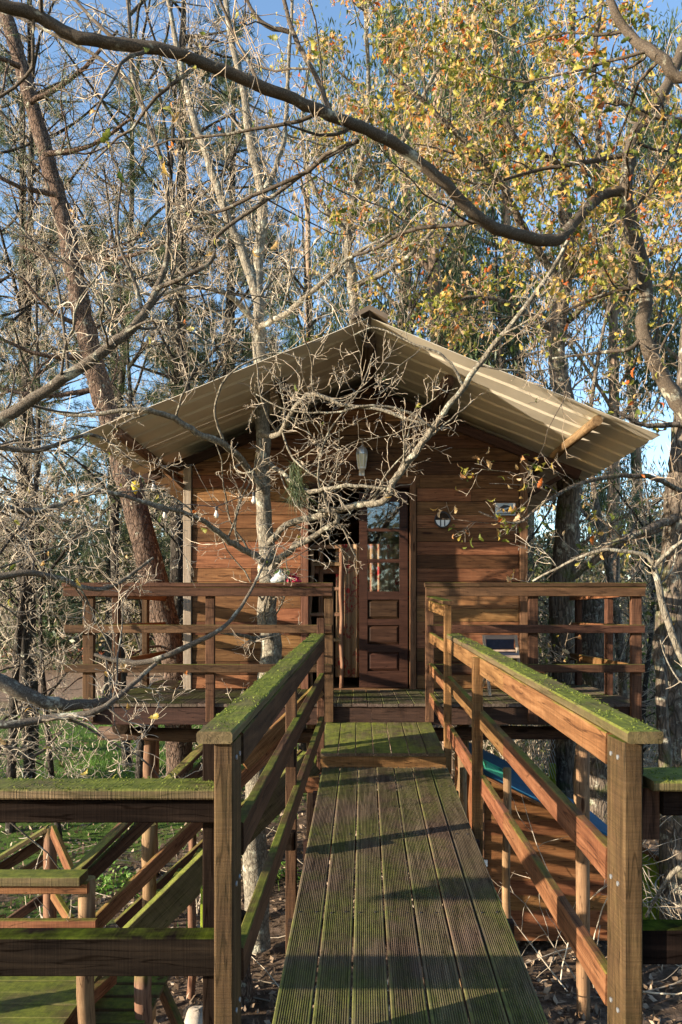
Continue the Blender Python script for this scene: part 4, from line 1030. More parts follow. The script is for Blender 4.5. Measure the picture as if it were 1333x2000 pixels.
# ------------------------------------------------------------------ trees
# 1 pale lichen tree growing through the left terrace
rng = np.random.default_rng(21)
T = 'bark_lichen'
lim = [
 (*limb([(P(505, 1850, 7.1)), P(497, 1650, 7.1), P(505, 1500, 7.1), P(528, 1290, 7.1), P(522, 1200, 7.1), P(524, 1120, 7.1), P(516, 1000, 7.1), P(512, 900, 7.1), P(515, 800, 7.1), P(507, 700, 7.1), P(505, 600, 7.1), P(505, 500, 7.2), P(515, 400, 7.2), P(492, 290, 7.3), P(476, 180, 7.4), P(452, 75, 7.5), P(438, -40, 7.6)],
        [.13, .12, .115, .105, .095, .085, .075, .07, .068, .06, .055, .05, .045, .04, .03, .022], 70, .25), 2.2),
 (*limb(px([(503, 585, 7.1), (470, 480, 7.2), (445, 425, 7.2), (400, 290, 7.3), (370, 200, 7.4), (345, 90, 7.5), (325, -20, 7.6)]), [.05, .045, .035, .02], 30), 3),
 (*limb(px([(515, 380, 7.2), (548, 300, 7.2), (560, 225, 7.3), (566, 90, 7.3), (575, -40, 7.4)]), [.028, .015], 20), 3),
 (*limb(px([(524, 1065, 7.05), (560, 1025, 6.9), (610, 1010, 6.7), (660, 998, 6.5), (705, 984, 6.3), (746, 981, 6.1), (778, 930, 6.0), (815, 880, 5.9), (845, 838, 5.85), (905, 755, 5.7), (960, 680, 5.6), (1010, 620, 5.5), (1070, 540, 5.4), (1110, 470, 5.3)]), [.034, .03, .03, .027, .024, .02, .013], 60, .5), 3.4),
 (*limb(px([(528, 1115, 7.05), (562, 1078, 6.9), (610, 1050, 6.7), (645, 1028, 6.55), (660, 1018, 6.5), (655, 1003, 6.5), (620, 998, 6.5)]), [.036, .03, .026, .02, .016], 24, .6), 2.5),
 (*limb(px([(520, 1105, 7.05), (492, 1082, 6.9), (450, 1058, 6.7), (415, 1030, 6.5), (370, 1005, 6.3), (325, 992, 6.1), (270, 975, 6.0)]), [.036, .026, .012], 30, .6), 4),
 (*limb(px([(516, 960, 7.0), (478, 905, 6.7), (440, 870, 6.3), (385, 845, 6.15), (330, 812, 6.0), (260, 800, 5.9), (150, 812, 5.9), (60, 790, 5.9)]), [.036, .03, .022, .010], 36, .5), 3.5),
 (*limb(px([(514, 850, 6.9), (545, 850, 6.5), (580, 790, 6.1), (610, 770, 5.9), (680, 792, 5.8), (740, 800, 5.75), (830, 830, 5.7)]), [.028, .018, .010], 28, .7), 4),
 (*limb(px([(520, 900, 7.0), (560, 930, 6.6), (600, 960, 6.3), (640, 955, 6.1), (700, 948, 6.0), (748, 955, 5.95)]), [.024, .02, .01], 24, .7), 4),
 (*limb(px([(845, 838, 5.85), (800, 806, 5.8), (720, 792, 5.75), (650, 806, 5.8), (560, 800, 5.85), (500, 770, 5.9)]), [.012, .005], 30, .8), 3.5),
 (*limb(px([(905, 755, 5.7), (872, 700, 5.7), (800, 668, 5.7), (735, 640, 5.75), (690, 655, 5.8)]), [.012, .005], 26, .8), 3.5),
 (*limb(px([(645, 1000, 6.3), (622, 930, 6.1), (640, 850, 6.0), (700, 765, 5.9), (730, 690, 5.9)]), [.012, .005], 26, .8), 3.5),
 (*limb(px([(440, 870, 6.3), (420, 800, 6.1), (450, 730, 6.0), (530, 690, 6.0), (590, 700, 6.0)]), [.012, .005], 26, .8), 3.5),
 (*limb(px([(530, 1240, 7.0), (500, 1248, 6.9), (470, 1240, 6.8), (430, 1236, 6.7)]), [.03, .012], 12, .5), 2),
 (*limb(px([(505, 640, 7.0), (560, 610, 6.6), (620, 560, 6.2), (690, 500, 6.0), (760, 460, 5.9)]), [.03, .012], 24, .6), 4),
 (*limb(px([(505, 640, 7.0), (450, 580, 6.7), (380, 560, 6.5), (300, 575, 6.4), (200, 545, 6.3)]), [.03, .010], 24, .6), 4),
]
tree_a = make_tree('bare_tree', 'pale lichen covered tree growing up through the terrace left of the door', 'tree', lim, M['bark_lichen'], M['twig_pale'],
    [(0, .45, 1.3, 11, .011), (6, .3, .65, 9, .0052), (4, .3, .6, 6, .0034)], rng, filt=not_in_cabin, wig=.16, rmin=.0024)

# 2 leaning pine at the left
rng = np.random.default_rng(22)
pn = lambda a, b_, c=8.9: P(a, b_, c)
lim = [(*limb([P(352, 1600, 9.0), P(345, 1330, 9.0), P(318, 1200, 9.0), P(262, 980, 9.0), P(215, 820, 9.0), P(180, 700, 9.0), P(150, 560, 9.0), P(128, 440, 9.1), P(95, 320, 9.2), P(60, 190, 9.3), P(25, 70, 9.4), P(-10, -60, 9.5)],
        [.16, .165, .17, .15, .135, .125, .112, .102, .095, .088, .08], 60, .12), .9)]
for a, b_, ex_, ey in ((170, 640, 40, 540), (140, 500, 330, 470), (110, 380, -60, 300), (90, 300, 260, 230), (60, 200, 230, 60), (180, 700, -40, 640), (195, 760, -50, 745), (40, 130, -90, 30)):
    lim.append((*limb([P(a, b_, 9), P((a+ex_)/2, (b_+ey)/2+20, 8.8), P(ex_, ey, 8.6)], [.035, .015], 14, .5), 4))
tree_p = make_tree('leaning_pine', 'leaning pine with thick reddish plated bark left of the cabin', 'tree', lim, M['bark_pine'], M['twig_dark'],
    [(0, .6, 1.8, 9, .018), (4, .3, .6, 6, .006), (3, .35, .6, 4, .004)], rng, filt=not_in_cabin, sides=14)

def needle_mesh(tips, dirs, per, length, width, rng):
    n_ = len(tips)*per
    c = np.repeat(tips, per, 0)+rng.normal(0, .03, (n_, 3)); d = norm(np.repeat(dirs, per, 0)*.8+rng.normal(0, .6, (n_, 3))+np.array([0, 0, -.1]))
    s = norm(np.cross(d, rng.normal(0, 1, (n_, 3)))); L = length*rng.uniform(.6, 1.2, (n_, 1))
    V = np.stack([c-s*width/2, c+s*width/2, c+d*L+np.array([0, 0, -.02])], 1).reshape(-1, 3)
    return V, np.arange(n_*3).reshape(-1, 3)
def add_needles(root, tips, dirs, per=14, length=.16, width=.006, rng=RNG, nm='needles'):
    loc = WL[root.name]; V, Fc = needle_mesh(tips, dirs, per, length, width, rng)
    tag(obj(nm, mesh_np(nm, V-np.array(loc), Fc, M['needles']), root, loc), kind='stuff')
sel = tree_p[1][:, 2] > 5.5
add_needles(tree_p[0], tree_p[1][sel], tree_p[2][sel], 8, .17, .007, rng)

# 3 darker pines behind, straight trunks
def pine(name, label, xpx, d, lean, r0, seed, ztop=17, first=5.0, per=8, nb=34, nlen=.22, barkk='bark_dark', rl=(1.2, 3.0), group=None):
    rng = np.random.default_rng(seed); x = (xpx-VX)/F*d
    tr = limb([(x, d, -.2), (x+lean*.3, d, ztop*.33), (x+lean*.7, d+.1, ztop*.66), (x+lean, d+.2, ztop)], [r0, r0*.8, r0*.55, r0*.2], 40, .12, rng)
    lim = [(tr[0], tr[1], 0)]
    for i in range(nb):
        t = rng.uniform(first/ztop, .98); k = int(t*39); b0 = tr[0][k]; a = rng.uniform(0, 2*PI); L = rng.uniform(*rl)*(1.15-.7*t)
        e = b0+np.array([math.cos(a)*L, math.sin(a)*L, L*rng.uniform(-.1, .35)])
        mid = (b0+e)/2+np.array([0, 0, L*rng.uniform(-.12, .05)])
        lim.append((*limb([b0, mid, e], [r0*.18, r0*.06], 8, .5, rng), 3.2))
    t_ = make_tree(name, label, 'tree', lim, M[barkk], M['twig_dark'], [(0, .4, 1.1, 6, .012), (per, .3, .7, 5, .005)], rng, sides=8, rmin=.003, filt=not_in_cabin, group=group)
    add_needles(t_[0], t_[1], t_[2], 22, nlen, .012, rng); return t_
pine('dark_pine', 'dark upright pine trunk just left behind the cabin roof', 345, 13.5, .1, .17, 31, 16, 5.4, 7, 44)
pine('background_pine', 'tall pine furthest left behind the leaning trunk', 60, 17, -.3, .2, 32, 17, 5, 8, 50)
pine('background_pine', 'pine with green needles between the pale tree and the dark pine', 440, 19, .2, .2, 33, 18, 4.5, 8, 56)
pine('background_pine', 'distant pine showing between the two left trunks', 215, 26, .2, .22, 34, 19, 4, 8, 54, .3)
pine('background_pine', 'distant pine low on the left near the earth clearing', -120, 24, .2, .22, 35, 15, 2.5, 8, 50, .3)
pine('background_pine', 'distant pine just above the left roof slope', 330, 28, .3, .24, 36, 20, 4, 8, 56, .3)
pine('background_pine', 'far pine seen between the pale tree stems', 520, 30, -.3, .24, 37, 21, 5, 8, 50, .32)

# 4 overhanging oak from the right
rng = np.random.default_rng(41)
lim = [
 (*limb([P(1560, 2260, 4.4), P(1500, 1500, 4.4), P(1440, 1050, 4.4), P(1370, 860, 4.4), P(1305, 755, 4.4), P(1257, 655, 4.4), P(1262, 560, 4.4), P(1240, 460, 4.35), P(1222, 380, 4.3), P(1238, 270, 4.3), P(1290, 190, 4.3), P(1335, 90, 4.3), P(1380, -20, 4.3)],
        [.10, .085, .06, .05, .045, .042, .04, .038, .036, .032, .026], 60, .35), 1.6),
 (*limb(px([(1222, 375, 4.3), (1180, 378, 4.25), (1130, 425, 4.15), (1085, 468, 4.05), (1010, 458, 3.95), (942, 430, 3.85), (880, 370, 3.75), (800, 300, 3.65), (720, 255, 3.55), (645, 224, 3.45), (550, 185, 3.35), (435, 137, 3.25), (330, 100, 3.15), (240, 86, 3.1), (150, 72, 3.05), (70, 30, 3.0), (0, 8, 2.95), (-90, -30, 2.9)]),
        [.028, .031, .032, .030, .028, .026, .025, .024, .024, .024, .024], 90, .25), 1.6),
 (*limb(px([(646, 222, 3.45), (625, 165, 3.5), (596, 110, 3.5), (570, 55, 3.55), (548, -30, 3.6)]), [.014, .010], 16), 5),
 (*limb(px([(565, 62, 3.5), (520, 50, 3.5), (490, 15, 3.5), (470, -30, 3.5)]), [.011, .008], 10), 5),
 (*limb(px([(1222, 380, 4.3), (1235, 450, 4.3), (1238, 560, 4.35)]), [.02, .03], 10), 2),
 (*limb(px([(1230, 300, 4.3), (1180, 310, 4.3), (1120, 320, 4.2), (1060, 330, 4.2), (985, 350, 4.1)]), [.016, .008], 20, .6), 6),
 (*limb(px([(1333, 235, 4.0), (1270, 225, 4.0), (1200, 195, 4.0)]), [.018, .012], 10, .5), 5),
 (*limb(px([(1400, 160, 3.4), (1333, 155, 3.5), (1285, 110, 3.5), (1230, 70, 3.6), (1200, 20, 3.6), (1180, -30, 3.6)]), [.03, .024, .016], 18, .5), 5),
 (*limb(px([(942, 432, 3.9), (880, 440, 4.0), (800, 450, 4.1), (735, 485, 4.3), (690, 500, 4.4)]), [.013, .008], 20, .5), 6),
 (*limb(px([(1257, 655, 4.4), (1230, 680, 4.4), (1160, 690, 4.5), (1080, 700, 4.6)]), [.016, .007], 16, .6), 6),
 (*limb(px([(1262, 560, 4.4), (1200, 570, 4.4), (1120, 600, 4.5), (1050, 640, 4.6)]), [.014, .006], 16, .6), 6),
 (*limb(px([(700, 275, 3.5), (640, 300, 3.6), (600, 335, 3.7), (500, 380, 3.8), (415, 415, 3.9), (330, 395, 4.0)]), [.008, .011, .009, .006], 24, .4), 4),
 (*limb(px([(240, 88, 3.1), (205, 60, 3.1), (170, 25, 3.15), (130, -20, 3.2)]), [.009, .006], 10, .4), 4),
 (*limb(px([(66, 34, 3.0), (65, 90, 3.0), (60, 140, 3.05), (0, 190, 3.1), (-40, 210, 3.1)]), [.007, .006], 12, .4), 2),
]
tree_o = make_tree('overhanging_oak', 'oak at the right edge with one long dark branch arching over the whole picture', 'tree', lim, M['bark_oak'], M['twig_brown'],
    [(0, .45, 1.3, 9, .010), (5, .35, .65, 8, .005), (4, .35, .7, 5, .003)], rng, filt=not_in_cabin, sides=12, rmin=.0022, wig=.15)

# 5 big right trunk
rng = np.random.default_rng(51)
lim = [(*limb([P(1325, 1850, 7.3), P(1318, 1500, 7.3), P(1312, 1250, 7.3), P(1325, 1000, 7.3), P(1336, 900, 7.3), P(1345, 780, 7.3), P(1360, 600, 7.3), P(1380, 300, 7.4), P(1390, 0, 7.5)], [.17, .155, .15, .14, .13, .12, .11, .09], 60, .12), 1.0),
 (*limb(px([(1320, 1010, 7.2), (1250, 1040, 7.0), (1190, 1065, 7.0), (1130, 1110, 7.0)]), [.045, .02], 16, .4), 4),
 (*limb(px([(1330, 960, 7.2), (1280, 935, 6.9), (1200, 930, 6.7), (1120, 950, 6.5), (1060, 985, 6.35), (1010, 1022, 6.3), (935, 1000, 6.2)]), [.026, .018, .007], 30, .6), 3),
 (*limb(px([(1340, 830, 7.2), (1260, 830, 7.1), (1200, 800, 7.0)]), [.03, .012], 12, .5), 4),
 (*limb(px([(1298, 1600, 6.9), (1300, 1480, 6.9), (1293, 1380, 6.9), (1290, 1300, 6.9), (1286, 1240, 6.9)]), [.06, .055, .05], 16, .3), 0)]
tree_r = make_tree('right_edge_tree', 'thick grey barked trunk standing behind the railing at the right edge', 'tree', lim, M['bark_grey'], M['twig_pale'],
    [(0, .4, 1.3, 8, .012), (4, .3, .6, 6, .005), (3, .35, .65, 4, .003)], rng, filt=not_in_cabin, sides=14)

# 6 tree standing through the right terrace
rng = np.random.default_rng(61)
lim = [(*limb([P(1118, 1700, 8.5), P(1112, 1400, 8.5), P(1098, 1200, 8.5), P(1108, 1050, 8.5), P(1112, 950, 8.5), P(1118, 870, 8.5), P(1100, 770, 8.5), P(1088, 700, 8.5), P(1095, 600, 8.5), P(1110, 480, 8.6), P(1100, 360, 8.7), P(1115, 200, 8.8), P(1120, -40, 9)], [.17, .16, .15, .14, .13, .12, .11, .10, .09, .07, .05, .03], 60, .14), 2.0),
 (*limb(px([(1110, 1130, 8.4), (1170, 1090, 8.3), (1240, 1050, 8.2), (1300, 1030, 8.2)]), [.05, .03], 14, .4), 2),
 (*limb(px([(1108, 480, 8.6), (1160, 380, 8.4), (1170, 250, 8.3), (1160, 120, 8.2), (1180, -20, 8.2)]), [.05, .02], 24, .4), 4),
 (*limb(px([(1098, 560, 8.6), (1020, 440, 8.2), (960, 330, 7.9), (850, 220, 7.6), (760, 140, 7.4)]), [.05, .015], 30, .5), 4),
 (*limb(px([(1108, 330, 8.6), (1000, 260, 8.2), (970, 130, 8.0), (960, -20, 7.9)]), [.04, .015], 24, .5), 4),
 (*limb(px([(1098, 640, 8.6), (1180, 560, 8.2), (1260, 500, 8.0), (1350, 470, 7.9)]), [.04, .015], 20, .5), 4),
 (*limb(px([(1095, 660, 8.6), (1010, 600, 8.2), (930, 580, 8.0), (860, 600, 7.8)]), [.035, .012], 20, .5), 4)]
tree_m = make_tree('terrace_oak', 'leafy oak rising through the right terrace corner beside the roof', 'tree', lim, M['bark_grey'], M['twig_brown'],
    [(0, .6, 1.9, 9, .015), (8, .3, .65, 7, .007), (5, .35, .7, 5, .004)], rng, filt=not_in_cabin, sides=14, rmin=.003, wig=.15)

# 7 second leafy oak further back centre
rng = np.random.default_rng(71)
lim = [(*limb([P(690, 1500, 12.6), P(690, 900, 12.6), P(692, 600, 12.6), P(680, 480, 12.6), P(700, 350, 12.6), P(720, 200, 12.6), P(710, -50, 12.6)], [.11, .10, .09, .06, .04, .03], 50, .2), 3),
 (*limb(px([(695, 420, 12.6), (760, 330, 12.2), (820, 200, 11.8), (880, 80, 11.6), (890, -50, 11.5)]), [.05, .02], 24, .5), 4),
 (*limb(px([(692, 470, 12.6), (620, 380, 12.2), (590, 260, 12), (610, 80, 12)]), [.05, .015], 24, .5), 4),
 (*limb(px([(692, 560, 12.6), (800, 500, 12.2), (900, 380, 12), (980, 250, 12)]), [.05, .015], 24, .5), 4)]
tree_c = make_tree('background_oak', 'slender oak with yellowing leaves rising directly behind the roof ridge', 'tree', lim, M['bark_lichen'], M['twig_pale'],
    [(0, .8, 2.4, 9, .016), (8, .3, .65, 7, .008), (5, .35, .7, 5, .005)], rng, filt=not_in_cabin, rmin=.004, wig=.15)

# 8 bare tree off the left edge: grey branch and pale twig tangle
rng = np.random.default_rng(81)
lim = [(*limb([P(-420, 2300, 4.2), P(-330, 1500, 4.2), P(-180, 950, 4.2), P(-60, 860, 4.15), P(5, 820, 4.1), P(110, 750, 4.05), P(200, 688, 4.0), P(268, 632, 4.0), P(308, 562, 4.0), P(330, 480, 4.0), P(322, 342, 4.0), P(290, 240, 4.0), P(262, 160, 4.0), P(254, 60, 4.0), P(246, -40, 4.0)], [.09, .07, .048, .036, .032, .030, .028, .025, .018, .014, .013, .011, .010, .009, .008], 80, .3), 2.0),
 (*limb(px([(262, 170, 4.0), (190, 110, 4.0), (120, 75, 4.0), (40, 35, 4.0), (-40, 0, 4.0)]), [.010, .008], 14, .4), 3),
 (*limb(px([(305, 566, 4.0), (350, 545, 3.9), (415, 508, 3.9), (424, 462, 3.9), (500, 405, 3.85), (560, 365, 3.8), (615, 322, 3.75), (700, 276, 3.7)]), [.014, .011, .010, .008], 30, .3), 3.5),
 (*limb(px([(280, 615, 4.0), (262, 545, 4.0), (230, 460, 4.0), (240, 330, 4.0)]), [.012, .006], 16, .4), 5),
 (*limb(px([(135, 735, 4.05), (125, 640, 4.0), (100, 520, 4.0), (20, 420, 4.0)]), [.010, .005], 16, .4), 5),
 (*limb(px([(-150, 1300, 4.6), (0, 1330, 4.7), (80, 1368, 4.8), (170, 1376, 5.0), (215, 1365, 5.2)]), [.06, .05, .04, .02], 20, .3), 4),
 (*limb(px([(-180, 1400, 4.3), (0, 1415, 4.4), (100, 1402, 4.5), (190, 1388, 4.5), (250, 1345, 4.6), (305, 1296, 4.7)]), [.03, .024, .02, .012], 24, .4), 4),
 (*limb(px([(185, 1278, 4.9), (235, 1292, 4.9), (300, 1290, 4.9), (370, 1260, 4.9), (425, 1233, 4.9), (468, 1190, 5.0), (505, 1125, 5.1), (530, 1070, 5.2)]), [.012, .02, .02, .014, .010, .006], 30, .4), 3),
 (*limb(px([(-120, 950, 5.0), (60, 1000, 5.2), (200, 960, 5.4), (330, 1000, 5.6)]), [.03, .01], 24, .6), 6),
 (*limb(px([(-120, 1150, 5.0), (60, 1120, 5.2), (200, 1150, 5.4), (300, 1090, 5.6)]), [.03, .01], 24, .6), 7),
 (*limb(px([(-120, 850, 5.6), (60, 880, 5.8), (180, 850, 6.2), (260, 900, 6.4)]), [.025, .01], 24, .6), 6),
 (*limb(px([(-100, 1500, 4.8), (-10, 1450, 4.9), (60, 1480, 5.0), (120, 1430, 5.1)]), [.02, .008], 20, .6), 7)]
tree_l = make_tree('left_bare_tree', 'bare grey limbed tree leaning in from the left edge with pale tangled twigs', 'tree', lim, M['bark_limb'], M['twig_pale'],
    [(0, .5, 1.6, 10, .009), (5, .3, .65, 8, .0048), (5, .3, .65, 6, .0034)], rng, filt=not_in_cabin, sides=10, rmin=.0028, trop=(.0, 0, -.01), wig=.15)

# bare background trees whose twigs fill the gaps
def bare(label, xpx, d, h, seed, r0=.08, nl=12, lean=0.0, spread=2.0, zlo=1.5, mat='bark_dark', tm='twig_pale', group=None):
    rng = np.random.default_rng(seed); x = (xpx-VX)/F*d
    tr = limb([(x, d, -.2), (x+lean*.3+rng.normal(0, .15), d, h*.3), (x+lean*.7+rng.normal(0, .2), d, h*.65), (x+lean, d, h)], [r0, r0*.8, r0*.5, r0*.15], 36, .15, rng)
    lim = [(tr[0], tr[1], 1.5)]
    for i in range(nl):
        t = rng.uniform(zlo/h, .9); k = int(t*35); b0 = tr[0][k]; a = rng.uniform(0, 2*PI); L = rng.uniform(.6, 1.2)*spread*(1.15-.6*t)
        e = b0+np.array([math.cos(a)*L, math.sin(a)*L, L*rng.uniform(.5, 1.4)])
        lim.append((*limb([b0, b0*.5+e*.5+rng.normal(0, .12, 3), e], [r0*.35, r0*.1], 12, .6, rng), 3.5))
    return make_tree('bare_tree', label, 'tree', lim, M[mat], M[tm], [(0, .5, 1.5, 8, .014), (6, .3, .65, 7, .006), (5, .35, .7, 5, .004)], rng, sides=8, rmin=.0042, filt=not_in_cabin, wig=.14, group=group)
bare('bare sunlit tree left of the leaning pine', 20, 11, 8.5, 821, spread=2.2, lean=.4, zlo=3.5)
bare('bare tree between the leaning pine and the cabin roof', 270, 12.5, 10, 822, lean=-.3)
bare('bare tree standing behind the left roof slope', 420, 14.0, 11, 823, lean=.3, spread=2.4)
bare('bare twiggy tree low behind the left terrace corner', 120, 10.5, 5.5, 824, r0=.05, nl=8, spread=1.3, zlo=2.2)
bare('bare tree at the left picture edge behind the grey limb', -90, 8.5, 7, 825, r0=.07, nl=12, spread=1.9, zlo=1)
bare('bare tree close behind the roof ridge', 590, 13.5, 11, 826, spread=2.0)
bare('bare tree over the right eave', 1220, 11.5, 9.5, 827, spread=2.0, mat='bark_grey', tm='twig_brown')
bare('bare tree behind the right slope of the roof', 960, 13.5, 11.5, 828, spread=2.2, tm='twig_brown')
bare('bare tree in the middle of the upper right foliage', 800, 13.8, 11.5, 829, spread=2.2, tm='twig_brown')
bare('low bare tree behind the right terrace rails', 1240, 12.5, 6, 830, r0=.06, nl=14, spread=1.7, zlo=.8)

bare('tall bare tree at the upper left behind the leaning pine', 60, 14, 17, 831, nl=20, spread=2.8, zlo=5, r0=.11)
bare('tall bare tree with fine crown left of the pale forked tree', 250, 15, 18, 832, nl=20, spread=2.8, zlo=6, r0=.11)
bare('tall fine twigged tree over the left roof slope', 400, 12.5, 15, 833, nl=20, spread=2.4, zlo=6, lean=-.3)
bare('slim tall bare tree at the upper left edge', -60, 12, 15, 834, nl=18, spread=2.4, zlo=4)

# 9 thin lichen sapling right foreground
rng = np.random.default_rng(91)
lim = [(*limb(px([(1500, 2300, 3.9), (1420, 1480, 3.95), (1365, 1350, 4.0), (1330, 1280, 4.0), (1300, 1200, 4.0), (1285, 1140, 4.0), (1279, 1105, 4.0)]), [.03, .022, .021, .019, .018, .017], 30, .3), 1.5),
 (*limb(px([(1279, 1108, 4.0), (1262, 1085, 4.0), (1225, 1078, 4.0), (1180, 1074, 4.0), (1130, 1090, 4.05), (1085, 1112, 4.1), (1040, 1135, 4.15)]), [.014, .010, .006], 24, .3), 4),
 (*limb(px([(1279, 1105, 4.0), (1310, 1075, 3.95), (1345, 1050, 3.9), (1420, 1010, 3.9)]), [.013, .009], 12, .3), 4),
 (*limb(px([(1420, 1640, 3.9), (1333, 1690, 4.0), (1290, 1740, 4.1), (1262, 1790, 4.2)]), [.02, .008], 12, .5), 6)]
make_tree('sapling', 'thin curved sapling with yellow lichen in front of the right trunk', 'tree', lim, M['bark_lichen'], M['twig_pale'],
    [(0, .2, .7, 7, .007), (4, .3, .6, 5, .003)], rng, filt=not_in_cabin, rmin=.002)

# 10 eucalyptus backdrop
def eucalyptus(label, xpx, d, h, seed, spreadx=2.6, ncl=260, per=34, lsize=.19, barkk='bark_euc', r0=.22, zlo=3.5, lean=0.0, group='eucalyptus trees behind the cabin'):
    rng = np.random.default_rng(seed); x = (xpx-VX)/F*d
    tr = limb([(x, d, -.2), (x+lean*.4+rng.normal(0, .2), d, h*.35), (x+lean*.7+rng.normal(0, .2), d, h*.7), (x+lean, d, h)], [r0, r0*.8, r0*.5, r0*.15], 40, .12, rng)
    lim = [(tr[0], tr[1], 0)]
    for i in range(16):
        t = rng.uniform(zlo/h, .95); k = int(t*39); b0 = tr[0][k]; a = rng.uniform(0, 2*PI); L = rng.uniform(.7, 1.2)*spreadx*(1.1-.5*t)
        e = b0+np.array([math.cos(a)*L, math.sin(a)*L, L*rng.uniform(.3, 1.1)])
        lim.append((*limb([b0, (b0+e)/2+np.array([0, 0, .2]), e], [r0*.25, r0*.08], 8, .5, rng), 2.5))
    t_ = make_tree('eucalyptus_tree', label, 'tree', lim, M[barkk], M['twig_brown'], [(0, .4, 1.4, 6, .012), (4, .3, .7, 5, .006)], rng, sides=10, rmin=.004, filt=not_in_cabin, group=group)
    tips = t_[1]; c = tips[rng.integers(0, len(tips), ncl)]
    V, Fc = leafcloud(c, (.28, .28, .34), per, lsize, .16, droop=(0, 0, -.9), rng=rng)
    keep = not_in_cabin(V.reshape(-1, 4, 3)); V = V.reshape(-1, 4, 3)[keep].reshape(-1, 3); Fc = np.arange(len(V)).reshape(-1, 4)
    loc = WL[t_[0].name]; tag(obj('foliage', mesh_np('foliage', V-np.array(loc), Fc, M['euc']), t_[0], loc), kind='stuff')
eucs = [
 ('eucalyptus with pale peeling trunk above the right roof slope', 885, 14.5, 17, 101, 2.4, 420, 34, .17),
 ('eucalyptus with dense hanging leaves behind the roof ridge', 760, 18, 19, 102, 3.0, 480, 36, .2),
 ('eucalyptus between the terrace oak and the cabin', 1010, 16.5, 18, 103, 2.8, 460, 36, .19),
 ('eucalyptus seen over the right eave', 1190, 19, 16, 104, 2.6, 380, 34, .2),
 ('eucalyptus at the far right behind the thick trunk', 1370, 17, 17, 105, 2.8, 400, 34, .19),
 ('thin eucalyptus left of the roof ridge', 600, 22, 18, 106, 2.4, 260, 32, .22),
 ('eucalyptus filling the upper right corner', 1240, 24, 22, 107, 3.6, 420, 36, .25),
 ('tallest eucalyptus high above the ridge', 900, 25, 24, 108, 4.2, 520, 36, .26),
]
for e in eucs:
    zlo = 3.2 if e[1] > 950 else 5.0
    eucalyptus(*e, zlo=zlo)

# broadleaf bushes and undergrowth behind
def bush(label, x, y_, rx_, rz2, seed, mat='bush', n_=900, size=.10, nm='bush', twigs=120):
    rng = np.random.default_rng(seed); z0 = float(gz(x, y_))
    root = thing(nm, label, 'bush', (x, y_, z0))
    a = rng.normal(0, 1, (n_//10, 3)); a = norm(a)*rng.uniform(.35, 1, (n_//10, 1))**.6; a[:, 2] = np.abs(a[:, 2])
    c = a*np.array([rx_, rx_*.7, rz2])
    V, Fc = leafcloud(c, (.18*rx_, .15*rx_, .12*rz2), 10, size, .5, rng=rng)
    V[:, 2] = np.maximum(V[:, 2], .0)
    tag(obj('foliage', mesh_np('foliage', V, Fc, M[mat]), root, (x, y_, z0)), kind='stuff')
    Sx = np.zeros((twigs, 3)); Sx[:, :2] = rng.normal(0, .2*rx_, (twigs, 2)); D = rng.normal(0, .5, (twigs, 3)); D[:, 2] = 1
    pts, rad = grow(Sx, D, rng.uniform(.6, 1.15, twigs)*rz2, np.full(twigs, .012), 8, .16, (0, 0, 0), rng, .3)
    sp2 = spawn(pts, rad, 4, rng, lr=(.3, .6)); p2, r2 = grow(sp2[0], sp2[1], sp2[2], np.full(len(sp2[0]), .006), 6, .2, (0, 0, 0), rng, .5)
    V, Fc = join([tube_batch(pts, rad, 4), tube_batch(p2, r2, 3)])
    tag(obj('stems', mesh_np('stems', V, Fc, M['twig_pale']), root, (x, y_, z0)), kind='stuff')
bspec = [
 ('tall dark evergreen far left of the leaning pine', -17.5, 43, 4.2, 11.5, 211, 'euc', 3800, .36),
 ('brown olive thicket at the left edge behind the brush', -22.0, 46, 4.8, 9.0, 212, 'bush', 3400, .36),
 ('dark shrub directly left of the cabin wall', -8.0, 41, 3.0, 9.0, 213, 'euc', 2800, .32),
 ('bushy evergreen closing the gap right of the cabin corner', 4.6, 18, 1.9, 5.6, 214, 'euc', 2600, .16),
 ('sparse olive bush behind the right edge trunk', 9.0, 20, 2.2, 6.0, 215, 'bush', 2400, .16),
 ('tangle of pale bare brush at the far left edge', -7.5, 13.0, 1.6, 1.9, 201, 'bush', 300, .07),
 ('olive bush behind the left terrace posts', -12.5, 47, 4.5, 8.0, 203, 'bush', 3200, .34),
 ('tall dark evergreen far behind in the gap between pine and cabin', -11.0, 44, 3.6, 11.0, 204, 'euc', 3600, .36),
 ('ivy green shrub touching the right cabin corner', 3.0, 12.6, 1.1, 3.9, 205, 'euc', 2600, .12),
 ('yellow green bush behind the right terrace posts', 5.4, 14.0, 1.3, 3.2, 206, 'green', 1500, .09),
 ('dark shrub under the right edge trees', 7.6, 17.0, 1.8, 4.2, 207, 'euc', 2400, .16),
 ('low bare brush behind the right railing', 4.2, 11.0, .9, 1.3, 208, 'bush', 200, .06),
 ('leafy bush far behind the right terrace', 5.6, 22.0, 2.6, 5.2, 209, 'bush', 2600, .16),
 ('wide dark bush closing the view at the right', 10.8, 24.0, 3.0, 5.5, 210, 'euc', 3000, .2),
]
for b_ in bspec: bush(*b_)
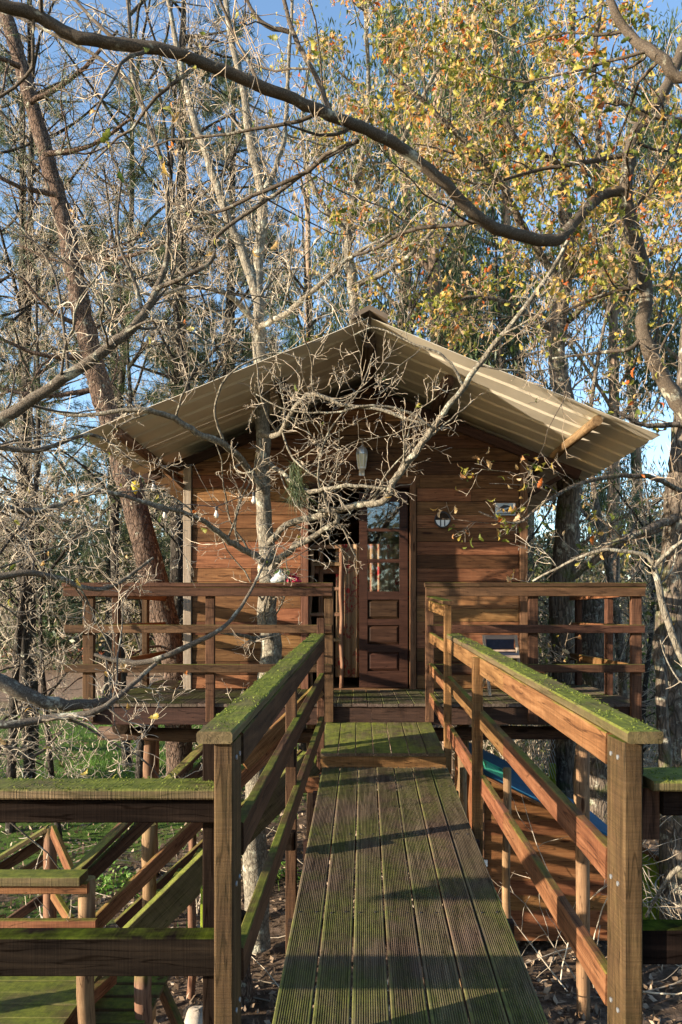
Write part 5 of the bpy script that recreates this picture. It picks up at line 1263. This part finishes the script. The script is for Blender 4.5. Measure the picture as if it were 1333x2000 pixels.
# far wood that closes the horizon
rng = np.random.default_rng(300)
n_ = 1500; cx2 = rng.uniform(-75, 75, n_); cy2 = rng.uniform(46, 78, n_); hgt = 11+2.5*np.sin(cx2*.25)+2.5*np.sin(cx2*.71+1)+rng.normal(0, .8, n_)
cz2 = rng.uniform(0, 1, n_)**.8*np.maximum(hgt, 2.5)
V, Fc = leafcloud(np.stack([cx2, cy2, cz2], 1), (1.2, 1.2, .9), 60, .6, .5, rng=rng)
V[:, 2] = np.maximum(V[:, 2], 0)
fw = tag(obj('far_wood', mesh_np('far_wood', V, Fc, M['bush'])), kind='stuff')
for i, (x, y_, h, lab) in enumerate(((-19, 42, 9.5, 'round crowned far tree above the earth clearing at the left'), (-12.5, 38, 8.5, 'far tree seen just left of the pine trunk'), (-27, 50, 11, 'far tree at the left picture edge'), (16, 36, 9, 'far tree right of the terrace at the edge'))):
    rng = np.random.default_rng(310+i)
    tr = limb([(x, y_, -.1), (x+.2, y_, h*.4), (x, y_, h*.9)], [.25, .18, .05], 16, .2, rng)
    t_ = make_tree('far_tree', lab, 'tree', [(tr[0], tr[1], 2.2)], M['bark_dark'], M['twig_dark'], [(0, 1.5, 3.5, 7, .05), (6, .3, .6, 5, .02), (4, .3, .6, 4, .012)], rng, rmin=.01)
    tips = t_[1]; V, Fc = leafcloud(tips, (.4, .4, .35), 14, .26, .5, rng=rng); loc = WL[t_[0].name]
    tag(obj('foliage', mesh_np('foliage', V-np.array(loc), Fc, M['euc' if i != 1 else 'bush']), t_[0], loc), kind='stuff')

# ------------------------------------------------------------------ oak leaves
def oakleaf_mesh(seed):
    rg2 = random.Random(seed); L = 1.0
    prof = [(.0, .02), (.12, .05), (.22, .17), (.30, .10), (.42, .26), (.52, .15), (.66, .28), (.76, .15), (.88, .17), (1.0, .0)]
    V = []; k = rg2.uniform(.6, 1.5); tw = rg2.uniform(-.5, .5)
    for t, w in prof:
        z = k*.16*math.sin(t*PI)-.12*k*t*t
        fold = .35+.3*rg2.random()
        w2 = w*rg2.uniform(.85, 1.1)
        V += [(t*L, -w2*math.cos(tw*t), z+fold*w2+.1*math.sin(tw*t)), (t*L, 0, z), (t*L, w2*math.cos(tw*t), z+fold*w2-.1*math.sin(tw*t))]
    Fc = []
    for i in range(len(prof)-1):
        a = 3*i; Fc += [[a, a+1, a+4, a+3], [a+1, a+2, a+5, a+4]]
    return np.array(V), np.array(Fc)
LM = [oakleaf_mesh(i) for i in range(6)]
def leaves_on(tree, n_parts, n_stuff, rng, size=.075, weight=None, simple=False):
    root = tree[0]; tips = tree[1]; loc = np.array(WL[root.name])
    w = weight(tips) if weight is not None else np.ones(len(tips)); w = np.maximum(w, 0); w /= w.sum()
    tot = n_parts+n_stuff
    idx = rng.choice(len(tips), tot, replace=True, p=w)
    pos = tips[idx]+rng.normal(0, .035, (tot, 3)); order = np.argsort(pos[:, 1]+(0*rng.random(tot))); pos = pos[order]
    dirs = norm(tree[2][idx][order]*.4+rng.normal(0, .7, (tot, 3))+np.array([0, 0, -.55]))
    sz = size*rng.uniform(.6, 1.4, tot)
    sd = norm(np.cross(dirs, rng.normal(0, 1, (tot, 3)))); nn_ = np.cross(dirs, sd)
    mes = []
    for V, Fc in LM: mes.append(mesh_np('oak_leaf', V, Fc, M['oakleaf'], True))
    for i in range(n_parts):
        o = bpy.data.objects.new('leaf', mes[i % 6]); COL.objects.link(o); o.parent = root
        o.rotation_mode = 'QUATERNION'; o.rotation_quaternion = Matrix((dirs[i], sd[i], nn_[i])).transposed().to_quaternion()
        o.scale = (sz[i],)*3; o.location = pos[i]-loc
    parts = []
    for j in range(6):
        s_ = np.arange(n_parts+j, tot, 6)
        if len(s_) == 0: continue
        V, Fc = LM[j]; B = np.stack([dirs[s_], sd[s_], nn_[s_]], 1)*sz[s_][:, None, None]
        VV = np.einsum('vk,mkc->mvc', V, B)+pos[s_][:, None, :]
        FF = Fc[None]+(np.arange(len(s_))*len(V))[:, None, None]
        parts.append((VV.reshape(-1, 3), FF.reshape(-1, 4)))
    if parts:
        V, Fc = join(parts); tag(obj('foliage', mesh_np('foliage', V-loc, Fc, M['oakleaves'], True), root, tuple(loc)), kind='stuff')
def topx(p): return VX+p[:, 0]/p[:, 1]*F, VY-(p[:, 2]-EYE)/p[:, 1]*F
# the oaks carry leaves mostly on their sunny outer right side and high up; lower and left twigs are bare
leaves_on(tree_o, 300, 900, np.random.default_rng(401), .05, lambda p: .04+np.clip((p[:, 0]-.0)/1.2, 0, 1)*np.clip((p[:, 2]-4.6)/1.0, 0, 1)*(.4+.6*(np.sin(p[:, 0]*3+p[:, 2]*4) > -.3))+1.6*((np.abs(p[:, 0]+.12) < .32) & (p[:, 2] > 5.75)))
leaves_on(tree_m, 300, 6800, np.random.default_rng(402), .07, lambda p: .1+np.clip((p[:, 0]+.8)/2, 0, 1)*np.clip((p[:, 2]-5.6)/1.2, 0, 1)*(.25+.75*(np.sin(p[:, 0]*1.7+p[:, 2]*2.1) > -.2)))
leaves_on(tree_c, 0, 5600, np.random.default_rng(403), .085, lambda p: .4+np.clip((p[:, 0]+1.4)/2, 0, 1))
leaves_on(tree_r, 60, 240, np.random.default_rng(404), .07)
leaves_on(tree_a, 26, 0, np.random.default_rng(405), .06, lambda p: (p[:, 1] < 6.8)*1.0+.001)
leaves_on(tree_l, 60, 0, np.random.default_rng(406), .06)
# cluster of pine needles caught on the pale tree
q = P(578, 935, 6.3)
nt_ = thing('needle_tuft', 'tuft of long green and brown pine needles caught on the pale tree', 'pine needles', q)
rng = np.random.default_rng(500); nn2 = 230
c = np.array(q)+rng.normal(0, .03, (nn2, 3))+np.array([0, 0, .15])*rng.uniform(-1, 1, (nn2, 1)); d = norm(rng.normal(0, .35, (nn2, 3))+np.array([.18, 0, -1]))
s_ = norm(np.cross(d, rng.normal(0, 1, (nn2, 3)))); L = rng.uniform(.15, .32, (nn2, 1))
V = np.stack([c-s_*.0022, c+s_*.0022, c+d*L], 1).reshape(-1, 3)
tag(obj('needles', mesh_np('needles', V-np.array(q), np.arange(len(V)).reshape(-1, 3), M['needles']), nt_, q), kind='stuff')

# ------------------------------------------------------------------ ground cover
rng = np.random.default_rng(600)
n_ = 26000; r_ = rng.uniform(0, 1, n_)**1.6
x = rng.uniform(-1, 1, n_)*(2.5+r_*9); y_ = 3.6+r_*16
V, Fc = leafcloud(np.stack([x, y_, gz(x, y_)+.012], 1), (.02, .02, .006), 1, .075, .55, rng=rng)
V[:, 2] = np.maximum(V[:, 2], np.repeat(gz(x, y_), 4)+.002)
tag(obj('leaf_litter', mesh_np('leaf_litter', V, Fc, M['litter'])), kind='stuff')
n_ = 90000
x = rng.uniform(-11, 1.0, n_); y_ = rng.uniform(7.5, 28, n_)
keep = (np.sin(x*1.3+y_*.5)+np.sin(y_*1.1-x*.7)+rng.normal(0, .6, n_) > -.2) & (x < -.6-rng.random(n_)*.9) & ((y_ > 11+rng.random(n_)*3) | (rng.random(n_) < .06))
x = x[keep]; y_ = y_[keep]; m_ = len(x)
base = np.stack([x, y_, gz(x, y_)], 1); d = norm(rng.normal(0, .35, (m_, 3))+np.array([0, 0, 1])); s_ = norm(np.cross(d, rng.normal(0, 1, (m_, 3)))); L = rng.uniform(.05, .16, (m_, 1))
V = np.stack([base-s_*.006, base+s_*.006, base+d*L], 1).reshape(-1, 3)
tag(obj('grass', mesh_np('grass', V, np.arange(len(V)).reshape(-1, 3), M['grass'])), kind='stuff')
# weeds near the stairs
for i, (wxp, wyp, d) in enumerate(((230, 1720, 8.6), (470, 1660, 9.6), (540, 1720, 8.8))):
    q = P(wxp, wyp, d); z0 = float(gz(q.x, d)); rt = thing('weed_clump', ['bright green weed clump between the stair rails', 'green weeds on the litter behind the left bridge rail', 'small weed clump beside the left bridge posts'][i], 'weeds', (q.x, d, z0))
    V, Fc = leafcloud(rng.normal(0, .16, (40, 3))*np.array([1, 1, .3])+np.array([0, 0, .08]), .03, 8, .055, .6, rng=rng)
    obj('leaves', mesh_np('leaves', V, Fc, M['grass']), rt, (q.x, d, z0))
# wood behind the viewer (seen mirrored in the door panes)
n_ = 800; c3 = np.stack([rng.uniform(-7, 40, n_), rng.uniform(-34, -22, n_), np.zeros(n_)], 1); c3[:, 2] = rng.uniform(0, 1, n_)*(7.6+1.2*np.sin(c3[:, 0]*.9))
V, Fc = leafcloud(c3, (.9, .9, .7), 40, .5, .5, rng=rng); V[:, 2] = np.maximum(V[:, 2], 0)
tag(obj('rear_wood', mesh_np('rear_wood', V, Fc, M['bush'])), kind='stuff')
# fallen sticks
sticks = []
Sx = np.stack([rng.uniform(-5, 6, 170), rng.uniform(5, 16, 170), np.full(170, .05)], 1); Sx[:, 2] += gz(Sx[:, 0], Sx[:, 1])
D = rng.normal(0, 1, (170, 3)); D[:, 2] = rng.uniform(0, .12, 170)
pts, rad = grow(Sx, D, rng.uniform(.4, 1.6, 170), rng.uniform(.004, .012, 170), 7, .12, (0, 0, 0), rng)
pts[..., 2] = np.maximum(pts[..., 2], gz(pts[..., 0], pts[..., 1])+.01)
V, Fc = tube_batch(pts, rad, 4); tag(obj('fallen_sticks', mesh_np('fallen_sticks', V, Fc, M['twig_pale'])), kind='stuff')
# understory bare stems right and left of the bridge
def brush(label, x, y_, seed, n_=14, h=1.3):
    rng = np.random.default_rng(seed); z0 = float(gz(x, y_)); rt = thing('bare_shrub', label, 'shrub', (x, y_, z0))
    Sx = rng.normal(0, .10, (n_, 3)); Sx[:, 2] = 0; D = rng.normal(0, .45, (n_, 3)); D[:, 2] = 1
    pts, rad = grow(Sx, D, rng.uniform(.5, 1, n_)*h, np.full(n_, .007), 9, .13, (0, 0, .02), rng, .35)
    s2 = spawn(pts, rad, 5, rng, lr=(.25, .55)); p2, r2 = grow(s2[0], s2[1], s2[2], np.full(len(s2[0]), .0035), 6, .2, (0, 0, 0), rng, .6)
    V, Fc = join([tube_batch(pts, rad, 5), tube_batch(p2, r2, 3)]); tag(obj('stems', mesh_np('stems', V, Fc, M['twig_pale']), rt, (x, y_, z0)), kind='stuff')
brush('bare shrub in front of the shed wall', 1.95, 6.3, 701, 5, 2.1)
brush('bare twiggy shrub below the right foreground rail', 3.1, 6.3, 702, 12, 1.9)
brush('bare shrub behind the landing posts', -1.7, 8.2, 704, 14, 1.5)
brush('bare shrub in the shade right of the shed', 3.6, 7.4, 705, 18, 2.2)
# dark stump trunk left of the bridge
rng = np.random.default_rng(720)
p_, r2_ = limb([(-1.05, 6.1, -.1), (-1.03, 6.1, .35), (-1.0, 6.1, .75)], [.15, .12, .10], 12, .2, rng)
V, Fc = tube_batch(p_[None], r2_[None], 14); st_ = thing('tree_stump', 'dark rough stump standing low beside the left bridge posts', 'stump', (-1.05, 6.1, 0))
obj('trunk', mesh_np('stump', V-np.array((-1.05, 6.1, 0)), Fc, M['bark_pine']), st_, (-1.05, 6.1, 0))
# smaller trunks seen below the right terrace
for i, (a, b_, lab, mt) in enumerate((((660, 1440), (760, 1600), 'slanting mossy trunk under the right terrace', 'bark_moss'), ((1110-0, 1450), (1108, 1700), 'rough grey trunk beside the dark pole under the right terrace', 'bark_grey'), ((975-10, 1430), (1035, 1560), 'leaning orange lit trunk behind the blue roof', 'bark_lichen'))):
    if i == 0: continue
    d = 8.4 if i == 1 else 10.5
    p0 = P(a[0], a[1]-60, d); p1 = P(b_[0], b_[1], d); dd = (p1-p0); p1 = p0+dd*((p0.z+.1)/(p0.z-p1.z))
    p_, r2_ = limb([p1, p0.lerp(p1, .5), p0], [.13, .11] if i == 1 else [.09, .08], 16, .2, rng)
    V, Fc = tube_batch(p_[None], r2_[None], 12); rt = thing('cut_trunk', lab, 'tree', (p1.x, p1.y, 0)); obj('trunk', mesh_np('trunk', V-np.array(WL[rt.name]), Fc, M[mt]), rt, WL[rt.name])
# far grey stump trunk right
p_, r2_ = limb([P(1168, 1800, 10.5), P(1166, 1400, 10.5), P(1164, 1250, 10.5), P(1160, 1165, 10.5)], [.28, .26, .25, .22], 20, .1, rng)
V, Fc = tube_batch(p_[None], r2_[None], 16); rt = thing('thick_trunk', 'wide smooth grey trunk seen through the right terrace rails', 'tree', (p_[0][0], 10.5, 0)); obj('trunk', mesh_np('trunk', V-np.array(WL[rt.name]), Fc, M['bark_grey']), rt, WL[rt.name])
# mossy plank fence right
mf = thing('plank_fence', 'low fence of bright moss green planks beyond the right railing', 'fence', (3.1, 7.5, 0))
for i in range(7):
    xx = P(1255+i*17, 0, 7.5).x; h = P(0, 1668+i*9, 7.5).z
    box('plank', xx, xx+.07, 7.5+.02*i, 7.53+.02*i, 0, h, M['mossfence'], mf, axis='z')
a, b_ = P(1225, 1640, 7.45), P(1345, 1715, 7.6); timber('top_rail', a, b_, .09, .05, M['railnew'], mf)
# chicken wire fence patch with mossy posts
wf = thing('wire_fence', 'short wire mesh fence with mossy posts behind the blue shed roof', 'fence', (2.5, 9.2, 0))
A = np.array(P(1030, 1440, 9.2)); B = np.array(P(1120, 1500, 8.6)); pl = []
for i in range(14):
    for s2 in (1, -1):
        x0 = i/14-.2; x1 = x0+.42*s2
        pts_ = np.linspace(0, 1, 6)
        pl.append(np.stack([A+(B-A)*(x0+(x1-x0)*t)+np.array([0, 0, -.55*t+.25]) for t in pts_]))
V, Fc = tube_batch(np.array(pl), np.full((len(pl), 6), .004), 3); tag(obj('mesh', mesh_np('mesh', V-np.array((2.5, 9.2, 0)), Fc, M['wire']), wf, (2.5, 9.2, 0)), kind='stuff')
for p0x, dp in ((1075, 9.0), (1100, 8.8)):
    q = P(p0x, 1492, dp); box('fence_post', q.x, q.x+.07, dp, dp+.07, 0, q.z, M['mossfence'], wf)
timber('fence_rail', P(1090, 1495, 8.9), P(1112, 1520, 8.7), .05, .06, M['railnew'], wf)
# orange net in the distance, left
on = thing('orange_net', 'low orange barrier net across the far earth clearing at left', 'net', (-18, 50, 0))
V = []; Fc = []
for i in range(61):
    x_ = -36+i*.55; y2 = 50+.4*math.sin(i*.5); z0 = float(gz(x_, y2)); V += [(x_, y2, z0+.05), (x_, y2, z0+.75+.12*math.sin(i*1.3))]
V += [(a, b_+.03, c_) for a, b_, c_ in V]; k0 = 122
Fc = [[2*i, 2*i+2, 2*i+3, 2*i+1] for i in range(60)]+[[k0+2*i+1, k0+2*i+3, k0+2*i+2, k0+2*i] for i in range(60)]+[[2*i+1, 2*i+3, k0+2*i+3, k0+2*i+1] for i in range(60)]
obj('net', mesh_py('net', [(a+18, b_-50, c_) for a, b_, c_ in V], Fc, M['orange']), on, (-18, 50, 0))
